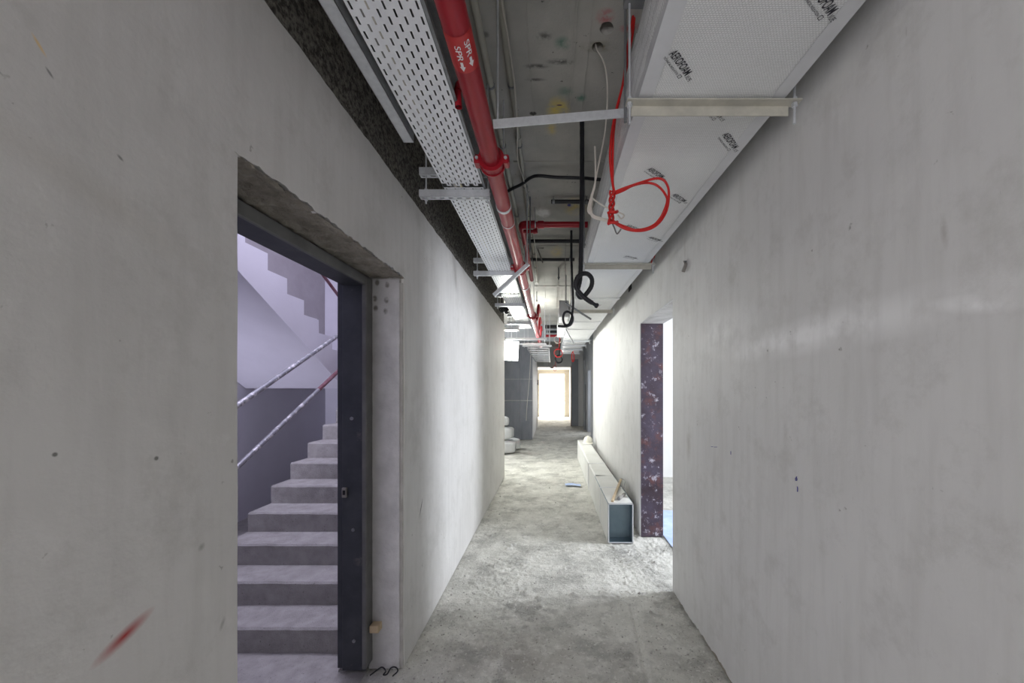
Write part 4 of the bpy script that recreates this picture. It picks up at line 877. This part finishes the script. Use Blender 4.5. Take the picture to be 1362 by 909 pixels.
b.build('rim', M['tape'], fd)
for y in (4.62, 6.1): MB().box((fx0-0.002, y, 0.0), (fx1, y+0.03, fh+0.003)).build('joint_tape', M['tape'], fd)
# hard hat
hp = atY(782, 589, 8.35); hp.z = fh+0.001
hh = thing('hard_hat', hp, 'cream white hard hat on the far end of the floor duct', 'hard hat')
b = MB()
def dome(u, v):
    a = 2*math.pi*u; ph = v*math.pi/2; r = 0.108*math.cos(ph)**0.75
    return (hp.x+r*math.cos(a)*0.92, hp.y+r*math.sin(a)*1.15, hp.z+0.022+0.135*math.sin(ph))
b.grid(24, 8, dome); b.build('shell', M['hat'], hh)
b = MB(); b.grid(24, 2, lambda u, v: (hp.x+(0.096+0.026*v)*math.cos(2*math.pi*u), hp.y+(0.118+0.03*v+(0.03*v if math.sin(2*math.pi*u) < -0.5 else 0))*math.sin(2*math.pi*u), hp.z+0.024-0.02*v)); b.build('brim', M['hat'], hh)
b = MB().tube([(hp.x, hp.y+(0.12)*math.cos(t), hp.z+0.022+0.142*math.sin(t)) for t in [0.2+k*(math.pi-0.4)/12 for k in range(13)]], 0.008, 6); b.build('ridge', M['hat'], hh)
# stick, tool
a = atZ(814.5, 667, fh+0.012); c = atZ(826, 638, fh+0.016)
tag(MB().bar(a, c, 0.028, 0.018, (0, 0, 1)).build('wooden_stick', M['wood'], bevel=0.002), 'pale wooden stick lying diagonally on the open end of the floor duct', 'stick')
P = [c+Vector((0.0, 0.01, 0.012)), c+Vector((0.03, -0.1, 0.008)), atZ(830, 648, fh+0.008), atZ(833, 656, fh-0.01), atZ(834, 662, fh-0.05)]
tag(MB().tube(smooth_path(P, 5), 0.005, 6).build('tie_wire', M['grey_wire']), 'thin dark wire trailing from the wooden stick', 'wire')
tl = thing('steel_tool', (0.80, 4.3, fh), 'short grey steel hammer head lying on the floor duct', 'tool')
a = atZ(823, 663.5, fh+0.02); c = atZ(830.5, 657.5, fh+0.02)
MB().tube([a, a+(c-a)*0.3, a+(c-a)*0.32, c-(c-a)*0.25, c-(c-a)*0.22, c], [0.020, 0.021, 0.014, 0.014, 0.019, 0.017], 12).build('head', M['lead'], tl)
MB().tube([a-(c-a)*0.04, a], 0.018, 10).build('face', M['galv_dark'], tl)
# blue scraps
p = atZ(762, 646.5, 0.0); b = MB(); b.grid(14, 8, lambda u, v: (p.x-0.13+u*0.26, p.y-0.05+v*0.13+0.03*math.sin(u*5), 0.014+0.012*abs(fbm((u*3, v*2, 0), 2.2, 3))))
tag(b.build('paper_scrap', M['blue'], fix=False), 'crumpled blue scrap lying on the corridor floor', 'scrap')
b = MB(); b.grid(20, 24, lambda u, v: (1.25+u*1.3, 3.15+v*1.9, 0.004+0.010*abs(fbm((u*3, v*3, 3), 1.6, 3))))
tag(b.build('plastic_sheet', M['blue'], fix=False), 'pale blue plastic sheet on the floor inside the right doorway', 'sheet')
# cement sacks / rubble in the alcove
def sack(c, sx, sy, sz, rz, label):
    b = MB(); Mx = Matrix.Rotation(rz, 3, 'Z')
    def f(u, v):
        a = 2*math.pi*u; ph = (v-0.5)*math.pi; e = 0.45
        sg = lambda t: (abs(t)**e)*(1 if t >= 0 else -1)
        q_ = Vector((sx*sg(math.cos(a))*abs(math.cos(ph))**0.5, sy*sg(math.sin(a))*abs(math.cos(ph))**0.5, sz*sg(math.sin(ph))))
        q_ *= 1+0.05*fbm((q_.x+c[0], q_.y, q_.z+c[2]), 6, 3); return Vector(c)+Mx @ q_
    b.grid(28, 14, f); tag(b.build('cement_sack', M['sack']), label, 'sack', 'sacks in the alcove')
sack((-1.27, 9.55, 0.17), 0.36, 0.26, 0.165, 0.2, 'pale cement sack at the bottom of the alcove heap'); sack((-1.30, 9.58, 0.512), 0.33, 0.25, 0.155, -0.1, 'pale cement sack in the middle of the alcove heap'); sack((-1.38, 9.55, 0.81), 0.30, 0.22, 0.12, 0.3, 'pale cement sack lying on top of the alcove heap')
sack((-1.02, 10.12, 0.15), 0.15, 0.2, 0.15, 0.5, 'small pale sack leaning beside the alcove heap')
# things at the foot of the stair door frame
p = atY(503, 836, 2.17)
tag(MB().box((p.x-0.045, 2.155, p.z-0.022), (p.x+0.008, 2.205, p.z+0.020)).build('wooden_wedge', M['wood'], bevel=0.003), 'small wooden wedge between the door frame and the reveal', 'wedge')
P = [atZ(492, 899, 0.012), atY(500, 893, 2.16), atY(508, 888, 2.17), atY(513, 893, 2.15), atZ(510, 898, 0.02), atZ(515, 897, 0.02), atY(520, 889, 2.16), atY(526, 888, 2.16), atY(529, 893, 2.15), atZ(522, 900, 0.02)]
tag(MB().tube(smooth_path(P, 6), 0.004, 6).build('black_wire', M['black']), 'thin black wire offcut curled at the foot of the door frame', 'wire')
# railing outside the far door
t = thing('guard_rail', (0.0, 24.5, -0.03), 'reddish brown guard rail outside the far door', 'railing')
for (z, x0, x1) in ((1.33, -1.6, 1.6), (0.82, 0.15, 1.6), (0.55, -1.6, 1.6)): MB().tube([(x0, 24.5, z), (x1, 24.5, z)], 0.03, 8).build('rail', M['brown_rail'], t)
for x in (-1.6, 1.6): MB().tube([(x, 24.5, -0.04), (x, 24.5, 1.33)], 0.02, 8).build('post', M['brown_rail'], t)
# loose grit and chips
b = MB(); random.seed(3)
for k in range(420):
    y = 1.9+6.5*random.random()**1.8; x = random.choice((random.uniform(-0.86, 0.97), random.uniform(-0.86, -0.5), random.uniform(0.6, 0.97)))
    if y > 3.95 and x > 0.56: continue
    s = random.uniform(0.003, 0.011)*(1 if random.random() < .93 else 1.7); z = fz(x, y)+s*0.3
    P = [Vector((x, y, z))+Vector((random.uniform(.6, 1)*s*d[0], random.uniform(.6, 1)*s*d[1], random.uniform(.5, .8)*s*d[2])) for d in ((1,0,0),(-1,0,0),(0,1,0),(0,-1,0),(0,0,1),(0,0,-1))]
    b.add(P, [(0,2,4),(2,1,4),(1,3,4),(3,0,4),(2,0,5),(1,2,5),(3,1,5),(0,3,5)])
tag(b.build('floor_grit', M['concrete']), 'loose concrete grit and chips scattered over the floor', 'grit', None, 'stuff')
